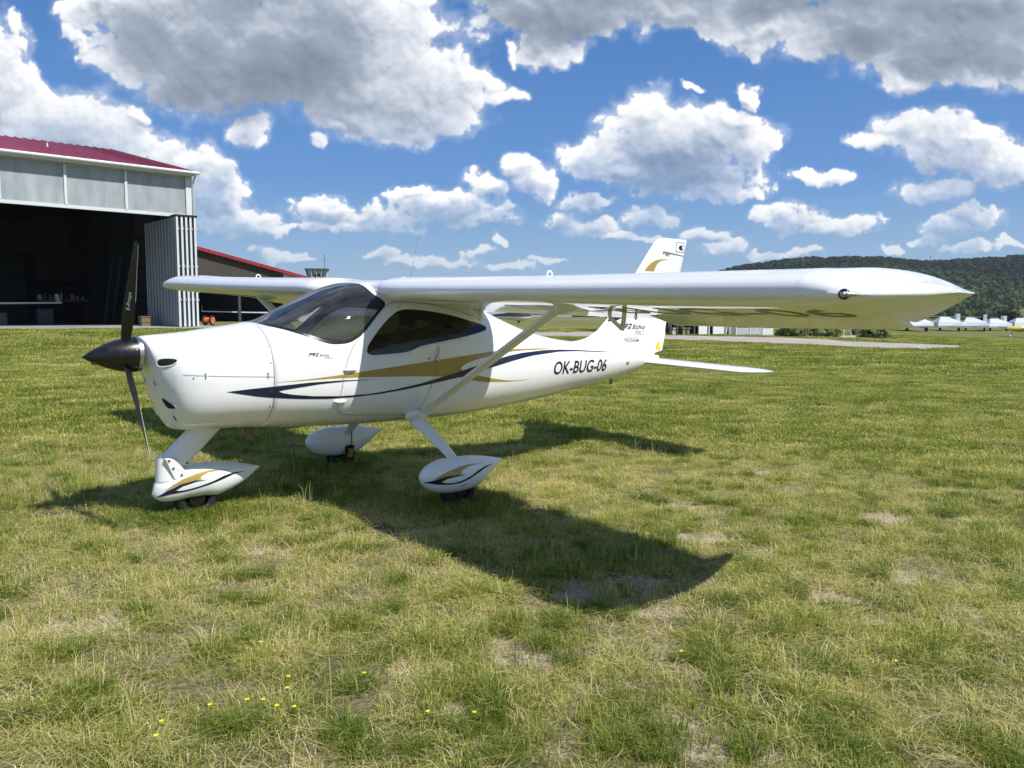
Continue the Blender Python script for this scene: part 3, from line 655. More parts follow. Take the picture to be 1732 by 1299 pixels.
def landing_light(sgn, w_):
    n0 = Vector((-.93, .30 * sgn, -.05)).normalized(); P0 = Vector(wpt(4.372, .0, 0)); P0.y *= sgn
    bz = MB(); t1 = n0.cross(UP).normalized(); t2 = t1.cross(n0)
    prof = [(0, .025), (.010, .023), (.013, .020), (.011, .017)]
    bz.rings([[P0 + n0 * (d - .004) + (t1 * math.cos(a) * 1.0 + t2 * math.sin(a)) * r for a in [2 * math.pi * k / 24 for k in range(24)]] for d, r in prof])
    lamp = bz.build('landing_light', CARBON, w_, True)
    ln = MB(); rr = []
    for k in range(8):
        f = k / 7; rr.append([P0 + n0 * (.010 + .024 * math.sin(f * math.pi / 2)) + t1 * .028 * f * 0 + (t1 * math.cos(a) + t2 * math.sin(a)) * max(.001, .016 * math.cos(f * math.pi / 2)) for a in [2 * math.pi * j / 18 for j in range(18)]])
    ln.rings(rr).build('lamp_lens', METAL, lamp, True)
    fa = MB(); rr = []
    for k in range(8):
        f = k / 7; P = Vector(wpt(4.385 + .045 * f, .0, .0)); P.y *= sgn; rr.append([P + n0 * .012 * (1 - f) + (t1.cross(t2) * 0) + (n0 * math.cos(a) + UP * math.sin(a)) * (.014 * (1 - f) + .001) for a in [2 * math.pi * j / 12 for j in range(12)]])
    fa.rings(rr).build('lamp_fairing', mat('amber_lens', (.30, .26, .18, 1), .25, .3), lamp, True)
def wing(sgn):
    ys = [0, .2, .4, .46, .5, .54, .57, .597] + [.603, .66, .8] + srange(1.0, 2.3, .1) + [2.40, 2.46, 2.483] + [2.487, 2.6] + srange(2.7, 4.0, .1) + [4.06, 4.10, 4.14, 4.158, 4.162] + srange(4.18, 4.56, .018) + [4.568, 4.575, 4.581, 4.586, 4.590, 4.594]
    rr = []
    for y in ys:
        cutx = .76 if .6 < y < 4.16 else 1.0
        sect = []
        for i in range(len(AU)): sect.append((AU[i][0] * cutx, interp(AU, AU[i][0] * cutx)))
        low = []
        for i in range(len(AL) - 1, 0, -1): low.append((AL[i][0] * (cutx if cutx == 1 else .75), interp(AL, AL[i][0] * (cutx if cutx == 1 else .75))))
        rr.append([wpt(y, a, b) for a, b in sect + low])
    mb = MB(); mb.rings(rr, True)
    if sgn < 0: mb.V = [(x, -y, z) for x, y, z in mb.V]
    w_ = mb.build('wing', WHITE, plane, True, angle=35)
    def movable(name, y0, y1, defl, droop=0):
        rr = []
        for y in srange(y0, y1, .15):
            sec_ = []; n = 10
            hz_ = (interp(AU, HINGE) + interp(AL, HINGE)) / 2
            top = [(x, interp(AU, x)) for x in [HINGE + .004 + (1 - HINGE - .004) * i / n for i in range(n + 1)]]
            bot = [(x, interp(AL, x)) for x in [1 - (1 - HINGE - .004) * i / n for i in range(1, n + 1)]]
            rt_, rb = top[0][1], bot[-1][1]; nose = [(HINGE - .018 * math.sin(math.pi * k / 5), rb + (rt_ - rb) * k / 5) for k in range(1, 5)]
            for (a, b) in top + bot + nose:
                dx, dz = a - HINGE, b - rb; t = R(defl + droop * (y - y0) / (y1 - y0))
                a2 = HINGE + dx * math.cos(t) + dz * math.sin(t) * .6; b2 = rb + dz * math.cos(t) - dx * math.sin(t)
                p = wpt(y, a2, b2); sec_.append((p[0], p[1] * sgn, p[2]))
            rr.append(sec_)
        m_ = MB(); m_.rings(rr, True); return m_.build(name, WHITE, w_, True, angle=35), m_
    fl, _ = movable('flap', FL0 + .005, FL1, 0)
    ai, am = movable('aileron', AI0, AI1, 8, -2)
    bvw = BVHTree.FromPolygons([Vector(v) for v in mb.V], mb.F)
    # lift-out ring on top, strut fairing below, brackets
    ring_ = MB(); c = Vector((2.285, 2.222 * sgn, 1.878)); q = [c + Vector((math.cos(a) * .018, 0, math.sin(a) * .030)) for a in [R(-60 + 300 * k / 14) for k in range(15)]]
    q = [c + Vector((-.02, 0, -.03))] + [c + Vector((math.cos(R(200 - 220 * k / 12)) * .024, 0, .012 + math.sin(R(200 - 220 * k / 12)) * .024)) for k in range(13)] + [c + Vector((.02, 0, -.03))]
    ring_.tube(q, .006, 8, True).build('hoist_ring', WHITE, w_, True)
    fr = MB(); rr = []
    for k in range(9):
        f = k / 8; z = 1.715 - .085 * f; hl = .20 * (1 - f) ** .8 + .045; cx = 2.42 - .075 * f; th = .05 * (1 - f) + .024; yy = 2.26 + .02 * (1 - f)
        rr.append([(cx - hl * .55 * math.cos(a) + (hl * .45 if math.cos(a) < 0 else 0) * -math.cos(a), (yy + th * math.sin(a)) * sgn, z) for a in [2 * math.pi * j / 20 for j in range(20)]])
    fr.rings(rr); fr.build('strut_fairing', WHITE, w_, True)
    def bracket(y, x, z, h, l):
        b = MB()
        for dy in (-.006,):
            P = lambda px, pz: Vector((px, (y + dy) * sgn, pz))
            b.tube([P(x - l, z), P(x - l * .95, z - h * .35), P(x, z - h)], [.014, .015, .014], 8)
            b.tube([P(x + .02, z + .01), P(x + .015, z - h * .5), P(x, z - h - .01)], [.016, .017, .017], 8)
        return b
    bracket(2.30, 2.96, 1.655, .12, .14).build('aileron_bracket', GREYMETAL if False else WHITE, w_, True)
    bracket(.70, 2.96, 1.66, .11, .10).build('flap_bracket', WHITE, w_, True)
    tr_ = MB()
    for dz in (0, -.035):
        c = Vector((2.98, 2.40 * sgn, 1.66 + dz)); tr_.tube([c + Vector((math.cos(a) * .010, 0, math.sin(a) * .017)) for a in [2 * math.pi * k / 12 for k in range(13)]], .0045, 6, False)
    tr_.build('tie_down_ring', GREYMETAL, w_, True)
    MB().tube([(3.0, 2.50 * sgn, 1.65), (3.02, 2.56 * sgn, 1.645), (3.04, 2.66 * sgn, 1.652)], [.006, .008, .003], 8).build('hinge_pin', GREYMETAL, w_, True)
    # landing light in the rounded port tip
    if sgn < 0: landing_light(sgn, w_)
    MB().tube([(3.48, 4.335 * sgn, 1.80), (3.49, 4.34 * sgn, 1.775)], [.005, .007], 8).build('position_light', WHITEINK, w_, True)
    # registration on the underside, letters one after another along the span
    P, T = text_tri('OK-BUG-06', 1, 1, .15, .004)
    ax = min(p[0] for p in P); bx = max(p[0] for p in P); az = min(p[1] for p in P); bz_ = max(p[1] for p in P)
    if sgn < 0:
        Q = [(2.34 + .52 * (1 - (q - az) / (bz_ - az)) , -(1.55 + (4.10 - 1.55) * (p - ax) / (bx - ax))) for p, q in P]
        Q = [(2.86 - (a - 2.34), b) for a, b in Q]; Q = [(2.34 + (2.86 - a), b) for a, b in Q]
        drape('underside_lettering', None, INK, w_, bvw, -1, .002, .05, 'z', tri=[(Q, T)])
    MB().tube([(2.13, 1.4 * sgn, 1.73), (2.0, 1.4 * sgn, 1.705)], .004, 6) if False else None
    # strut
    st_ = MB(); a_ = Vector((2.505, .53 * sgn, .755)); b_ = Vector((2.335, 2.262 * sgn, 1.665)); d_ = (b_ - a_); rr = []
    uu_ = (Vector((1, 0, 0)) - d_.normalized() * d_.normalized().x).normalized(); vv_ = d_.normalized().cross(uu_)
    for f in (0, .03, .5, .97, 1):
        w2 = .048; rr.append([a_ + d_ * f + uu_ * (w2 * math.cos(a) * (1 if math.cos(a) < 0 else 1.25)) + vv_ * .021 * math.sin(a) for a in [2 * math.pi * k / 20 for k in range(20)]])
    st_.rings(rr).build('wing_strut', WHITE, plane, True)
    ft = MB(); rr = []
    for k in range(10):
        f = k / 9; p = a_.lerp(Vector((2.50, .44 * sgn, .72)), f) + Vector((0, 0, -.01)); rr.append([p + Vector((math.cos(a) * (.055 + .07 * f), 0, math.sin(a) * (.026 + .03 * f))) for a in [2 * math.pi * j / 20 for j in range(20)]])
    ft.rings(rr).build('strut_foot', WHITE, plane, True)
    return w_
wl = wing(-1); wr = wing(1)
# cuff between cabin roof and wing
# --- fin and rudder
def plate(name, P, th, m, parent, lens=True):
    """symmetrical aerofoil-like slab from an (x,z) outline: rounded edges"""
    P = [Vector(p) for p in P]; n = len(P); cen = sum(P, Vector((0, 0))) / n
    A = sum(P[i].x * P[(i + 1) % n].y - P[(i + 1) % n].x * P[i].y for i in range(n)); sg = 1 if A > 0 else -1
    def inset(d):
        out = []
        for i in range(n):
            a, b = P[i - 1], P[(i + 1) % n]; t = (b - a).normalized(); out.append(P[i] + Vector((-t.y, t.x)) * d * sg)
        return out
    mb = MB(); rings_ = []
    for d, y in ((.030, -th), (.012, -th * .82), (.003, -th * .4), (0, 0), (.003, th * .4), (.012, th * .82), (.030, th)):
        rings_.append([(q.x, y, q.y) for q in inset(d)])
    mb.rings(rings_, True); return mb.build(name, m, parent, True, angle=60), mb
def spl(P, n=6):
    out = []
    for i in range(len(P) - 1):
        p0 = Vector(P[max(i - 1, 0)]); p1 = Vector(P[i]); p2 = Vector(P[i + 1]); p3 = Vector(P[min(i + 2, len(P) - 1)])
        for k in range(n):
            t = k / n; out.append(tuple(.5 * ((2 * p1) + (-p0 + p2) * t + (2 * p0 - 5 * p1 + 4 * p2 - p3) * t * t + (-p0 + 3 * p1 - 3 * p2 + p3) * t ** 3)))
    out.append(tuple(P[-1])); return out
LEc = spl([(4.55, 1.27), (4.80, 1.297), (5.01, 1.318), (5.197, 1.391), (5.339, 1.497), (5.434, 1.59), (5.60, 1.78), (5.887, 2.111), (6.017, 2.269), (6.169, 2.444), (6.225, 2.490), (6.29, 2.515), (6.389, 2.527)], 5)
finP = LEc + [(6.44, 2.528), (6.45, 2.34), (6.47, 2.33), (6.475, 2.28), (6.40, 1.95), (6.24, 1.40), (6.15, 1.13), (5.6, 1.15), (5.0, 1.2), (4.6, 1.22)]
def finloft():
    mb = MB(); rr = []
    zs = [1.12 + (2.527 - 1.12) * i / 60 for i in range(61)]
    for z in zs:
        # leading edge x at this height
        xl = None
        for i in range(len(LEc) - 1):
            if LEc[i][1] <= z <= LEc[i + 1][1]:
                f = (z - LEc[i][1]) / (LEc[i + 1][1] - LEc[i][1] + 1e-9); xl = LEc[i][0] + f * (LEc[i + 1][0] - LEc[i][0]); break
        if xl is None: xl = 4.5 if z < 1.3 else LEc[-1][0]
        xr = 6.235 + (z - 1.13) * .225
        if z > 2.31: xr = 6.365 + (z - 2.31) * .12
        c = xr - xl; th = .030 + .020 * max(0, (1.7 - z)) ; rr_ = []
        xr = max(xr, xl + .02); c = xr - xl
        lead = min(.35, c * .6)
        for s_ in (1, -1):
            seq = [0, .02, .06, .12, .22, .35, .55, .75, 1.0]
            if s_ < 0: seq = seq[::-1]
            for f in seq:
                if f == 0 and s_ < 0: continue
                rr_.append((xl + c * f, s_ * (th * min(1, math.sqrt(min(1, c * f / lead)) * 1.0) if f > 0 else 0), z))
        rr.append(rr_)
    mb.rings(rr, True); return mb
fm = finloft(); fin = fm.build('tail_fin', WHITE, plane, True, angle=50)
rud = [(6.335, 2.528), (6.30, 2.337), (6.34, 2.327), (6.455, 2.322), (6.462, 2.28), (6.40, 2.0), (6.26, 1.40), (6.18, 1.14), (6.27, 1.128), (6.31, 1.145), (6.417, 1.165), (6.468, 1.35), (6.49, 1.42), (6.475, 1.45), (6.49, 1.50), (6.715, 2.152), (6.80, 2.50), (6.803, 2.532)]
rud = [(6.345, 2.528), (6.318, 2.36), (6.322, 2.339), (6.46, 2.326), (6.468, 2.285), (6.41, 2.0), (6.27, 1.42), (6.205, 1.155), (6.28, 1.135), (6.31, 1.15), (6.42, 1.168), (6.472, 1.39), (6.462, 1.40), (6.475, 1.50), (6.56, 1.72), (6.715, 2.152), (6.78, 2.40), (6.803, 2.532), (6.60, 2.53)]
rudder, rm = plate('rudder', rud, .0245, WHITE, fin)
BVT = BVHTree.FromPolygons([Vector(v) for v in fm.V + rm.V], fm.F + [tuple(i + len(fm.V) for i in f) for f in rm.F])
for sd_ in (-1, 1):
    mr_ = sd_ > 0
    drape('fin_flash', [[(6.006, 2.117), (6.06, 2.17), (6.12, 2.215), (6.20, 2.25), (6.30, 2.268), (6.455, 2.272), (6.33, 2.258), (6.27, 2.238), (6.225, 2.205), (6.19, 2.16), (6.171, 2.118)]], GOLD, fin, BVT, sd_, .002)
    drape('rudder_gap', [[(6.32, 2.362), (6.325, 2.338), (6.46, 2.322), (6.468, 2.28), (6.476, 2.28), (6.470, 2.328), (6.345, 2.345), (6.345, 2.350), (6.74, 2.328), (6.74, 2.334), (6.345, 2.362)]], GREYMETAL, fin, BVT, sd_, .004)
    em = [[(6.57, 2.35 + .02), (6.72, 2.365), (6.735, 2.38), (6.735, 2.475), (6.72, 2.49), (6.585, 2.49), (6.57, 2.475)]]
    def frame_(x0, x1, z0, z1, t): return [[(x0, z0), (x1, z0), (x1, z0 + t), (x0, z0 + t)], [(x0, z1 - t), (x1, z1 - t), (x1, z1), (x0, z1)], [(x0, z0 + t), (x0 + t, z0 + t), (x0 + t, z1 - t), (x0, z1 - t)], [(x1 - t, z0 + t), (x1, z0 + t), (x1, z1 - t), (x1 - t, z1 - t)]]
    ex = [[(6.63, 2.43), (6.66, 2.455), (6.69, 2.455), (6.665, 2.432), (6.69, 2.40), (6.66, 2.40)], [(6.665, 2.432), (6.695, 2.458), (6.715, 2.458), (6.695, 2.432), (6.715, 2.398), (6.69, 2.398)]]
    drape('maker_emblem', frame_(6.58, 6.74, 2.372, 2.492, .004) + ex, INK, rudder, BVT, sd_, .003)
    drape('fin_blue_flash', [[(5.40, 1.52), (5.43, 1.56), (5.47, 1.61), (5.66, 1.62), (5.62, 1.56), (5.55, 1.535)]], NAVY, fin, BVT, sd_, .002)
    drape('fin_lettering', None, INK, fin, BVT, sd_, .003, tri=place_text('P92', 5.57, 5.80, 1.44, 1.50, shear=.3, bold=.02, mirror=mr_) + place_text('Echo', 5.81, 6.04, 1.437, 1.487, shear=.3, bold=.01, mirror=mr_))
    drape('fin_variant_lettering', None, GREYINK, fin, BVT, sd_, .003, tri=place_text('MK2', 5.86, 6.03, 1.365, 1.425, shear=.4, mirror=mr_))
    drape('fin_maker_lettering', None, INK2, fin, BVT, sd_, .003, tri=place_text('TECNAM', 5.67, 5.93, 1.285, 1.322, bold=.008, mirror=mr_, space=1.3) + [([(5.67, 1.333), (5.93, 1.333), (5.93, 1.336), (5.67, 1.336)], [(0, 1, 2, 3)])])
    drape('warning_triangle', [[(6.255, 1.192), (6.375, 1.185), (6.325, 1.298)]], YELLOW, rudder, BVT, sd_, .0035)
# --- tailplane: a slab all-moving surface each side
def tailplane(sgn):
    rr = []
    for i in range(26):
        f = i / 25; y = .03 + (1.46 - .03) * f
        xl = 5.965 + .09 * f; xt = 6.66; th = .034; z = 1.055 - .02 * f
        if f > .82:
            g = (f - .82) / .18; xl += .27 * (1 - math.sqrt(max(0, 1 - g * g))); xt -= .12 * g ** 3; th *= max(.08, max(0, 1 - g * g) ** .6)
        s_ = []
        for k in range(24):
            a = 2 * math.pi * k / 24; xx = (1 + math.cos(a)) / 2; yt = math.sqrt(xx) * (1 - xx) * 2.6 if math.cos(a) < 2 else 0
            s_.append((xl + (xt - xl) * xx, y * sgn, z + math.copysign(yt * th, math.sin(a)) * (1 if abs(math.sin(a)) > 1e-6 else 0)))
        rr.append(s_)
    MB().rings(rr).build('tailplane', WHITE, plane, True, angle=60)
tailplane(-1); tailplane(1)
MB().box((6.0, -.075, 1.045), (6.30, .075, 1.125)).build('tail_fairing', WHITE, plane, bevel=.02)
MB().box((5.93, -.10, 1.085), (6.10, .10, 1.13)).build('tailplane_mount', WHITE, plane, bevel=.015)

# --- undercarriage
def pant(sgn, nose=False):
    cy = -0.0 if nose else .945 * sgn
    if nose: x0, x1, H, tilt, z0, z1, wmx = .45, 1.275, .135, 0, .240, .325, .115
    else: x0, x1, H, tilt, z0, z1, wmx = 2.175, 3.04, .135, 0, .285, .355, .125
    L_ = x1 - x0; rr = []; nst = 40
    if nose: TT, BB = [(0, .215), (.03, .30), (.1, .345), (.21, .388), (.47, .412), (.75, .385), (1, .335)], [(0, .21), (.03, .175), (.1, .150), (.2, .146), (.33, .158), (.45, .158), (.55, .148), (.62, .160), (.85, .235), (1, .325)]
    else: TT, BB = [(0, .30), (.05, .355), (.12, .39), (.3, .425), (.5, .425), (.7, .412), (.85, .39), (1, .362)], [(0, .295), (.03, .24), (.1, .185), (.2, .155), (.35, .138), (.5, .142), (.62, .155), (.75, .208), (.88, .285), (1, .355)]
    WW = [(0, .02), (.015, .25), (.04, .42), (.1, .66), (.2, .87), (.35, 1), (.5, .97), (.7, .72), (.85, .42), (1, .05)]
    tb_ = lambda T_, f: pchip([t_[0] for t_ in T_], [t_[1] for t_ in T_], f)
    for i in range(nst + 1):
        f = .5 * (1 - math.cos(math.pi * i / nst)); zt, zb = tb_(TT, f), tb_(BB, f); wd = wmx * tb_(WW, f); zc = (zt + zb) / 2; h = (zt - zb) / 2
        rr.append([(x0 + L_ * f, cy + wd * math.copysign(abs(math.cos(a)) ** .88, math.cos(a)), zc + h * math.copysign(abs(math.sin(a)) ** .92, math.sin(a))) for a in [2 * math.pi * k / 40 for k in range(40)]])
    mb = MB(); mb.rings(rr); o = mb.build('wheel_fairing', WHITE, plane, True, angle=70)
    bv = BVHTree.FromPolygons([Vector(v) for v in mb.V], mb.F)
    def T(q): zt, zb = tb_(TT, q[0]), tb_(BB, q[0]); return (x0 + L_ * q[0], zb + (zt - zb) * q[1])
    nv = [(0.019, 0.088), (0.135, 0.323), (0.261, 0.323), (0.373, 0.347), (0.47, 0.408), (0.586, 0.523), (0.704, 0.613), (0.842, 0.635), (0.703, 0.678), (0.602, 0.624), (0.502, 0.507), (0.405, 0.418), (0.292, 0.368), (0.213, 0.377), (0.168, 0.416), (0.227, 0.503), (0.339, 0.548), (0.452, 0.558), (0.338, 0.594), (0.211, 0.577), (0.103, 0.491)]
    g = [(0.079, 0.487), (0.148, 0.626), (0.226, 0.712), (0.336, 0.786), (0.466, 0.827), (0.702, 0.801), (0.55, 0.794), (0.459, 0.76), (0.399, 0.693), (0.38, 0.656), (0.395, 0.604), (0.29, 0.589), (0.18, 0.561)]
    sides = (-1, 1) if nose else ((sgn,))
    for s2 in sides:
        drape('gold_stripe', [[T(q) for q in g]], GOLD, o, bv, s2, .0015, .02)
        drape('navy_stripe', [[T(q) for q in nv]], NAVY, o, bv, s2, .002, .02)
        for fx, fz in ((.40, -.28), (.435, -.25)):
            h = bv.ray_cast(Vector((x0 + L_ * fx, s2 * 3, z0 + .27 * fz)), Vector((0, -s2, 0)))
            if h[0]: MB().tube([h[0] - h[1] * .002, h[0] + h[1] * .003], .008, 8).build('fairing_screw', METAL, o, True)
    # wheel
    wx = .765 if nose else 2.565; r = .158; hw = .055; tb = MB(); prof = [(.09, -.04), (.10, -.052), (.125, -.056), (.145, -.046), (.156, -.022), (.158, 0), (.156, .022), (.145, .046), (.125, .056), (.10, .052), (.09, .04)]
    tb.rings([[(wx + rad * math.cos(a), cy + dy, (.15 if nose else .15) + rad * math.sin(a)) for a in [2 * math.pi * k / 36 for k in range(36)]] for rad, dy in prof], False)
    wh = tb.build('wheel', RUBBER, plane, True, angle=60)
    hb = MB(); hb.rings([[(wx + rad * math.cos(a), cy + dy, (.15 if nose else .15) + rad * math.sin(a)) for a in [2 * math.pi * k / 28 for k in range(28)]] for rad, dy in ((.062, -.052), (.055, -.03), (.04, -.034), (.03, -.045), (.03, .045), (.04, .034), (.055, .03), (.062, .052))], True)
    hb.build('wheel_rim', CARBON, wh, True)
    return o
pant(-1); pant(1); pant(0, True)
for sgn in (-1, 1):
    a_ = Vector((2.52, .40 * sgn, .66)); b_ = Vector((2.60, .875 * sgn, .36)); rr = []
    for k in range(12):
        f = k / 11; p = a_.lerp(b_, f) + Vector((0, 0, .02 * math.sin(f * math.pi))); wdt = .088 - .042 * f
        d = (b_ - a_).normalized(); u = (Vector((1, 0, 0)) - d * d.x).normalized(); v = d.cross(u)
        rr.append([p + u * wdt * math.cos(a) + v * .022 * math.sin(a) for a in [2 * math.pi * j / 18 for j in range(18)]])
    MB().rings(rr).build('main_gear_leg', WHITE, plane, True)
# brake caliper seen on the inner side of the starboard fairing
for sgn in (-1, 1):
    br = MB().box((2.56, (.945 - .135) * sgn - .02, .13), (2.62, (.945 - .135) * sgn + .02, .22)); o = br.build('brake_caliper', mat('brass', (.30, .20, .06, 1), .5, .5) if sgn < 0 else bpy.data.materials['brass'], plane, bevel=.008)
    MB().box((2.545, (.945 - .125) * sgn - .02, .17), (2.635, (.945 - .125) * sgn + .02, .25)).build('brake_mount', DARK, plane, bevel=.012)
    MB().tube([(2.60, .80 * sgn, .24), (2.60, .80 * sgn, .40), (2.56, .60 * sgn, .56)], .005, 6).build('brake_hose', DARK, plane, True)
# nose leg: broad fairing raked forward, then the swivel fork
def slab(name, quad, ty, m, n=10):
    # quad: (front-top, rear-top, rear-bottom, front-bottom) in (x,z); elliptical section of half thickness ty
    ft, rt_, rb, fb = [Vector(q) for q in quad]; rr = []
    for k in range(n + 1):
        f = k / n; a_ = ft.lerp(fb, f); b_ = rt_.lerp(rb, f); c = (a_ + b_) / 2; h = (b_ - a_) / 2; t = ty[0] + (ty[1] - ty[0]) * f
        rr.append([(c.x + h.x * math.cos(a), t * math.copysign(abs(math.sin(a)) ** .8, math.sin(a)), c.y + h.y * math.cos(a)) for a in [2 * math.pi * j / 24 for j in range(24)]])
    return MB().rings(rr).build(name, m, plane, True)
slab('nose_gear_leg', [(.755, .72), (.985, .69), (.70, .405), (.505, .48)], (.06, .045), WHITE)
fk = slab('nose_gear_fork', [(.485, .50), (.60, .475), (.70, .35), (.475, .30)], (.055, .075), WHITE)
MB().hexa([(.585, -.088, .32), (.70, -.088, .335), (.70, -.070, .335), (.585, -.070, .32), (.515, -.088, .49), (.585, -.088, .48), (.585, -.06, .48), (.515, -.06, .49)]).build('fork_plate', WHITE, plane, bevel=.006)
for x, z in ((.545, .47), (.575, .41), (.635, .352)):
    MB().tube([(x, -.086, z), (x, -.093, z)], .010, 10).build('fork_bolt', METAL, plane, True)
MB().tube([(.60, -.02, .47), (.70, -.02, .43)], .016, 8).build('shock_strut', DARK, plane, True)
# ------------------------------------------------------------------ ground
def np_zg(x, y):
    p = -.012 * (x - 2) + .032 * y
    h = np.clip(.5 + .5 * (1.02 - p) / .25, 0, 1); p = 1.02 * (1 - h) + p * h - .25 * h * (1 - h)
    q = -p; h = np.clip(.5 + .5 * (.4 - q) / .2, 0, 1); q = .4 * (1 - h) + q * h - .2 * h * (1 - h); return -q
SOIL = [(-.40,-1.80,.16,.10),(-.24,-1.86,.12,.07),(-.60,-1.68,.10,.12),(-.85,-1.42,.18,.10),(4.13,-2.09,.35,.10),(3.45,-2.74,.25,.12),(2.0,-2.80,.18,.10),(1.98,-3.0,.22,.14),(2.14,-3.30,.26,.14),(2.3,-3.1,.2,.08),(3.0,-3.92,.14,.08),(2.75,-3.75,.10,.06),(1.15,-3.45,.18,.08),(1.0,-3.25,.12,.07),(1.02,-4.15,.12,.09),(9.03,1.34,.5,.12),(9.19,-.09,.4,.10),(8.56,-.88,.5,.10),(7.77,-2.8,.6,.10),(3.84,-4.06,.2,.1),(.78,-1.1,.2,.06),(.53,-3.65,.12,.05),(1.17,-4.43,.2,.08),(2.84,-4.24,.15,.07),(.59,-3.2,.14,.06),(-.95,-3.1,.1,.08),(5.2,-3.3,.3,.1),(6.2,-1.9,.4,.08),(10.5,-2.2,.7,.12),(12.5,.5,.9,.15),(5.6,-.6,.25,.06),(1.9,-1.4,.15,.05)]
def soilf(x, y):
    wx = x + .22 * fbm(x, y, 1.7, 4, 501); wy = y + .22 * fbm(x, y, 1.7, 4, 511)
    m = np.zeros_like(x) - 1
    for a, b, r1, r2 in SOIL:
        # patches stretch across the line of sight of the slope (along the mowing direction)
        dx, dy = wx - a, wy - b; u_ = dx * .744 - dy * .668; v_ = dx * .668 + dy * .744
        m = np.maximum(m, 1 - np.sqrt((u_ / (r1 * 1.1)) ** 2 + (v_ / (r2 * 1.7)) ** 2))
    n = fbm(x, y, .55, 5, 521, .6); n2 = fbm(x, y, 3.1, 4, 531, .6)
    k = sstep(m + 1.5 * fbm(x, y, 4.6, 3, 561, .7) + .9 * fbm(x, y, 14, 2, 566), -.32, .62)
    return np.clip(np.maximum(k, np.maximum(sstep(n + .9 * n2, .16, .62) * .85, sstep(fbm(x, y, 4.2, 4, 571, .65) + .35 * n, .20, .42) * .8)) , 0, 1)
def axis(c0, c1, d, lo, hi, g=1.13):
    a = list(np.arange(c0, c1, d)); s = d; x = c1
    while x < hi: a.append(x); s *= g; x += s
    a.append(hi); s = d; x = c0 - d; b = []
    while x > lo: b.append(x); s *= g; x -= s
    b.append(lo); return np.array(b[::-1] + a)
gx = axis(-2.5, 12, .085, -1500, 2600); gy = axis(-5.6, 7, .085, -1500, 2600)
GX, GY = np.meshgrid(gx, gy); nearm = np.exp(-(((GX - 3) / 16) ** 2 + ((GY + 1) / 16) ** 2))
SO = soilf(GX, GY) * np.clip(1.4 - np.hypot(GX - 1, GY + 4) / 40, .0, 1)
GZ = np_zg(GX, GY) + nearm * (.016 * fbm(GX, GY, .9, 4, 541) + .012 * fbm(GX, GY, 5, 3, 551)) - .012 * SO * nearm + .018 * nearm
nyy, nxx = GX.shape
Vg = np.stack([GX.ravel(), GY.ravel(), GZ.ravel()], 1)
ii = np.arange(nyy - 1)[:, None] * nxx + np.arange(nxx - 1)[None]; Fg = np.stack([ii, ii + 1, ii + nxx + 1, ii + nxx], -1).reshape(-1, 4)
me = bpy.data.meshes.new('ground'); me.vertices.add(len(Vg)); me.vertices.foreach_set('co', Vg.ravel().astype(np.float32))
me.loops.add(len(Fg) * 4); me.loops.foreach_set('vertex_index', Fg.ravel().astype(np.int32)); me.polygons.add(len(Fg)); me.polygons.foreach_set('loop_start', np.arange(len(Fg), dtype=np.int32) * 4)
me.update(calc_edges=True); me.polygons.foreach_set('use_smooth', [True] * len(Fg))
at_ = me.attributes.new('soil', 'FLOAT', 'POINT'); at_.data.foreach_set('value', SO.ravel().astype(np.float32))
gm = bpy.data.materials.new('meadow'); gm.use_nodes = True; t = NT(gm.node_tree); b = t.n['Principled BSDF']
geo = t.n.new('ShaderNodeNewGeometry'); P = geo.outputs['Position']
atn = t.n.new('ShaderNodeAttribute'); atn.attribute_name = 'soil'
dist = t.vm('DISTANCE', P, tuple(CAMP))
n1 = t.noise(P, .35, 5, .6); n2 = t.noise(P, 2.3, 6, .65); n3 = t.noise(P, 38, 5, .7); n4 = t.noise(t.vm('MULTIPLY', P, (.05, .05, 0)), 1.0, 5, .6)
green = t.mix(t.mr(n3, .3, .7), (.045, .055, .018, 1), (.17, .17, .06, 1))
dry = t.mix(t.mr(n3, .3, .7), (.11, .09, .045, 1), (.46, .39, .22, 1))
f = t.math('ADD', t.math('MULTIPLY', t.mr(n2, .35, .68), .55), t.math('MULTIPLY', t.mr(n1, .35, .7), .45))
near_c = t.mix(t.mr(f, .15, .65), green, dry)
far_c = t.mix(t.mr(t.math('ADD', t.math('MULTIPLY', n4, .6), t.math('MULTIPLY', n1, .4)), .38, .62), (.14, .155, .045, 1), (.22, .205, .08, 1))
cc = t.mix(t.mr(dist, 9, 34, 0, 1), near_c, far_c)
soilc = t.mix(t.mr(n3, .3, .7), (.25, .20, .13, 1), (.66, .55, .40, 1))
n5 = t.noise(P, 95, 4, .7); sm = t.math('MULTIPLY', t.mr(t.math('ADD', atn.outputs['Fac'], t.math('MULTIPLY', t.math('SUBTRACT', t.math('ADD', n3, t.math('MULTIPLY', n5, .6)), .8), 1.1)), .25, .65), .92)
t.link(t.mix(sm, cc, soilc), b.inputs['Base Color']); b.inputs['Roughness'].default_value = .95; b.inputs['Specular IOR Level'].default_value = .1
bn = t.n.new('ShaderNodeBump'); bn.inputs['Strength'].default_value = .9; bn.inputs['Distance'].default_value = .03
t.link(t.math('ADD', n3, t.math('MULTIPLY', t.noise(P, 9, 4, .6), 1.5)), bn.inputs['Height']); t.link(bn.outputs[0], b.inputs['Normal'])
me.materials.append(gm); ground = bpy.data.objects.new('ground', me); C.objects.link(ground); tag(ground, kind='structure')
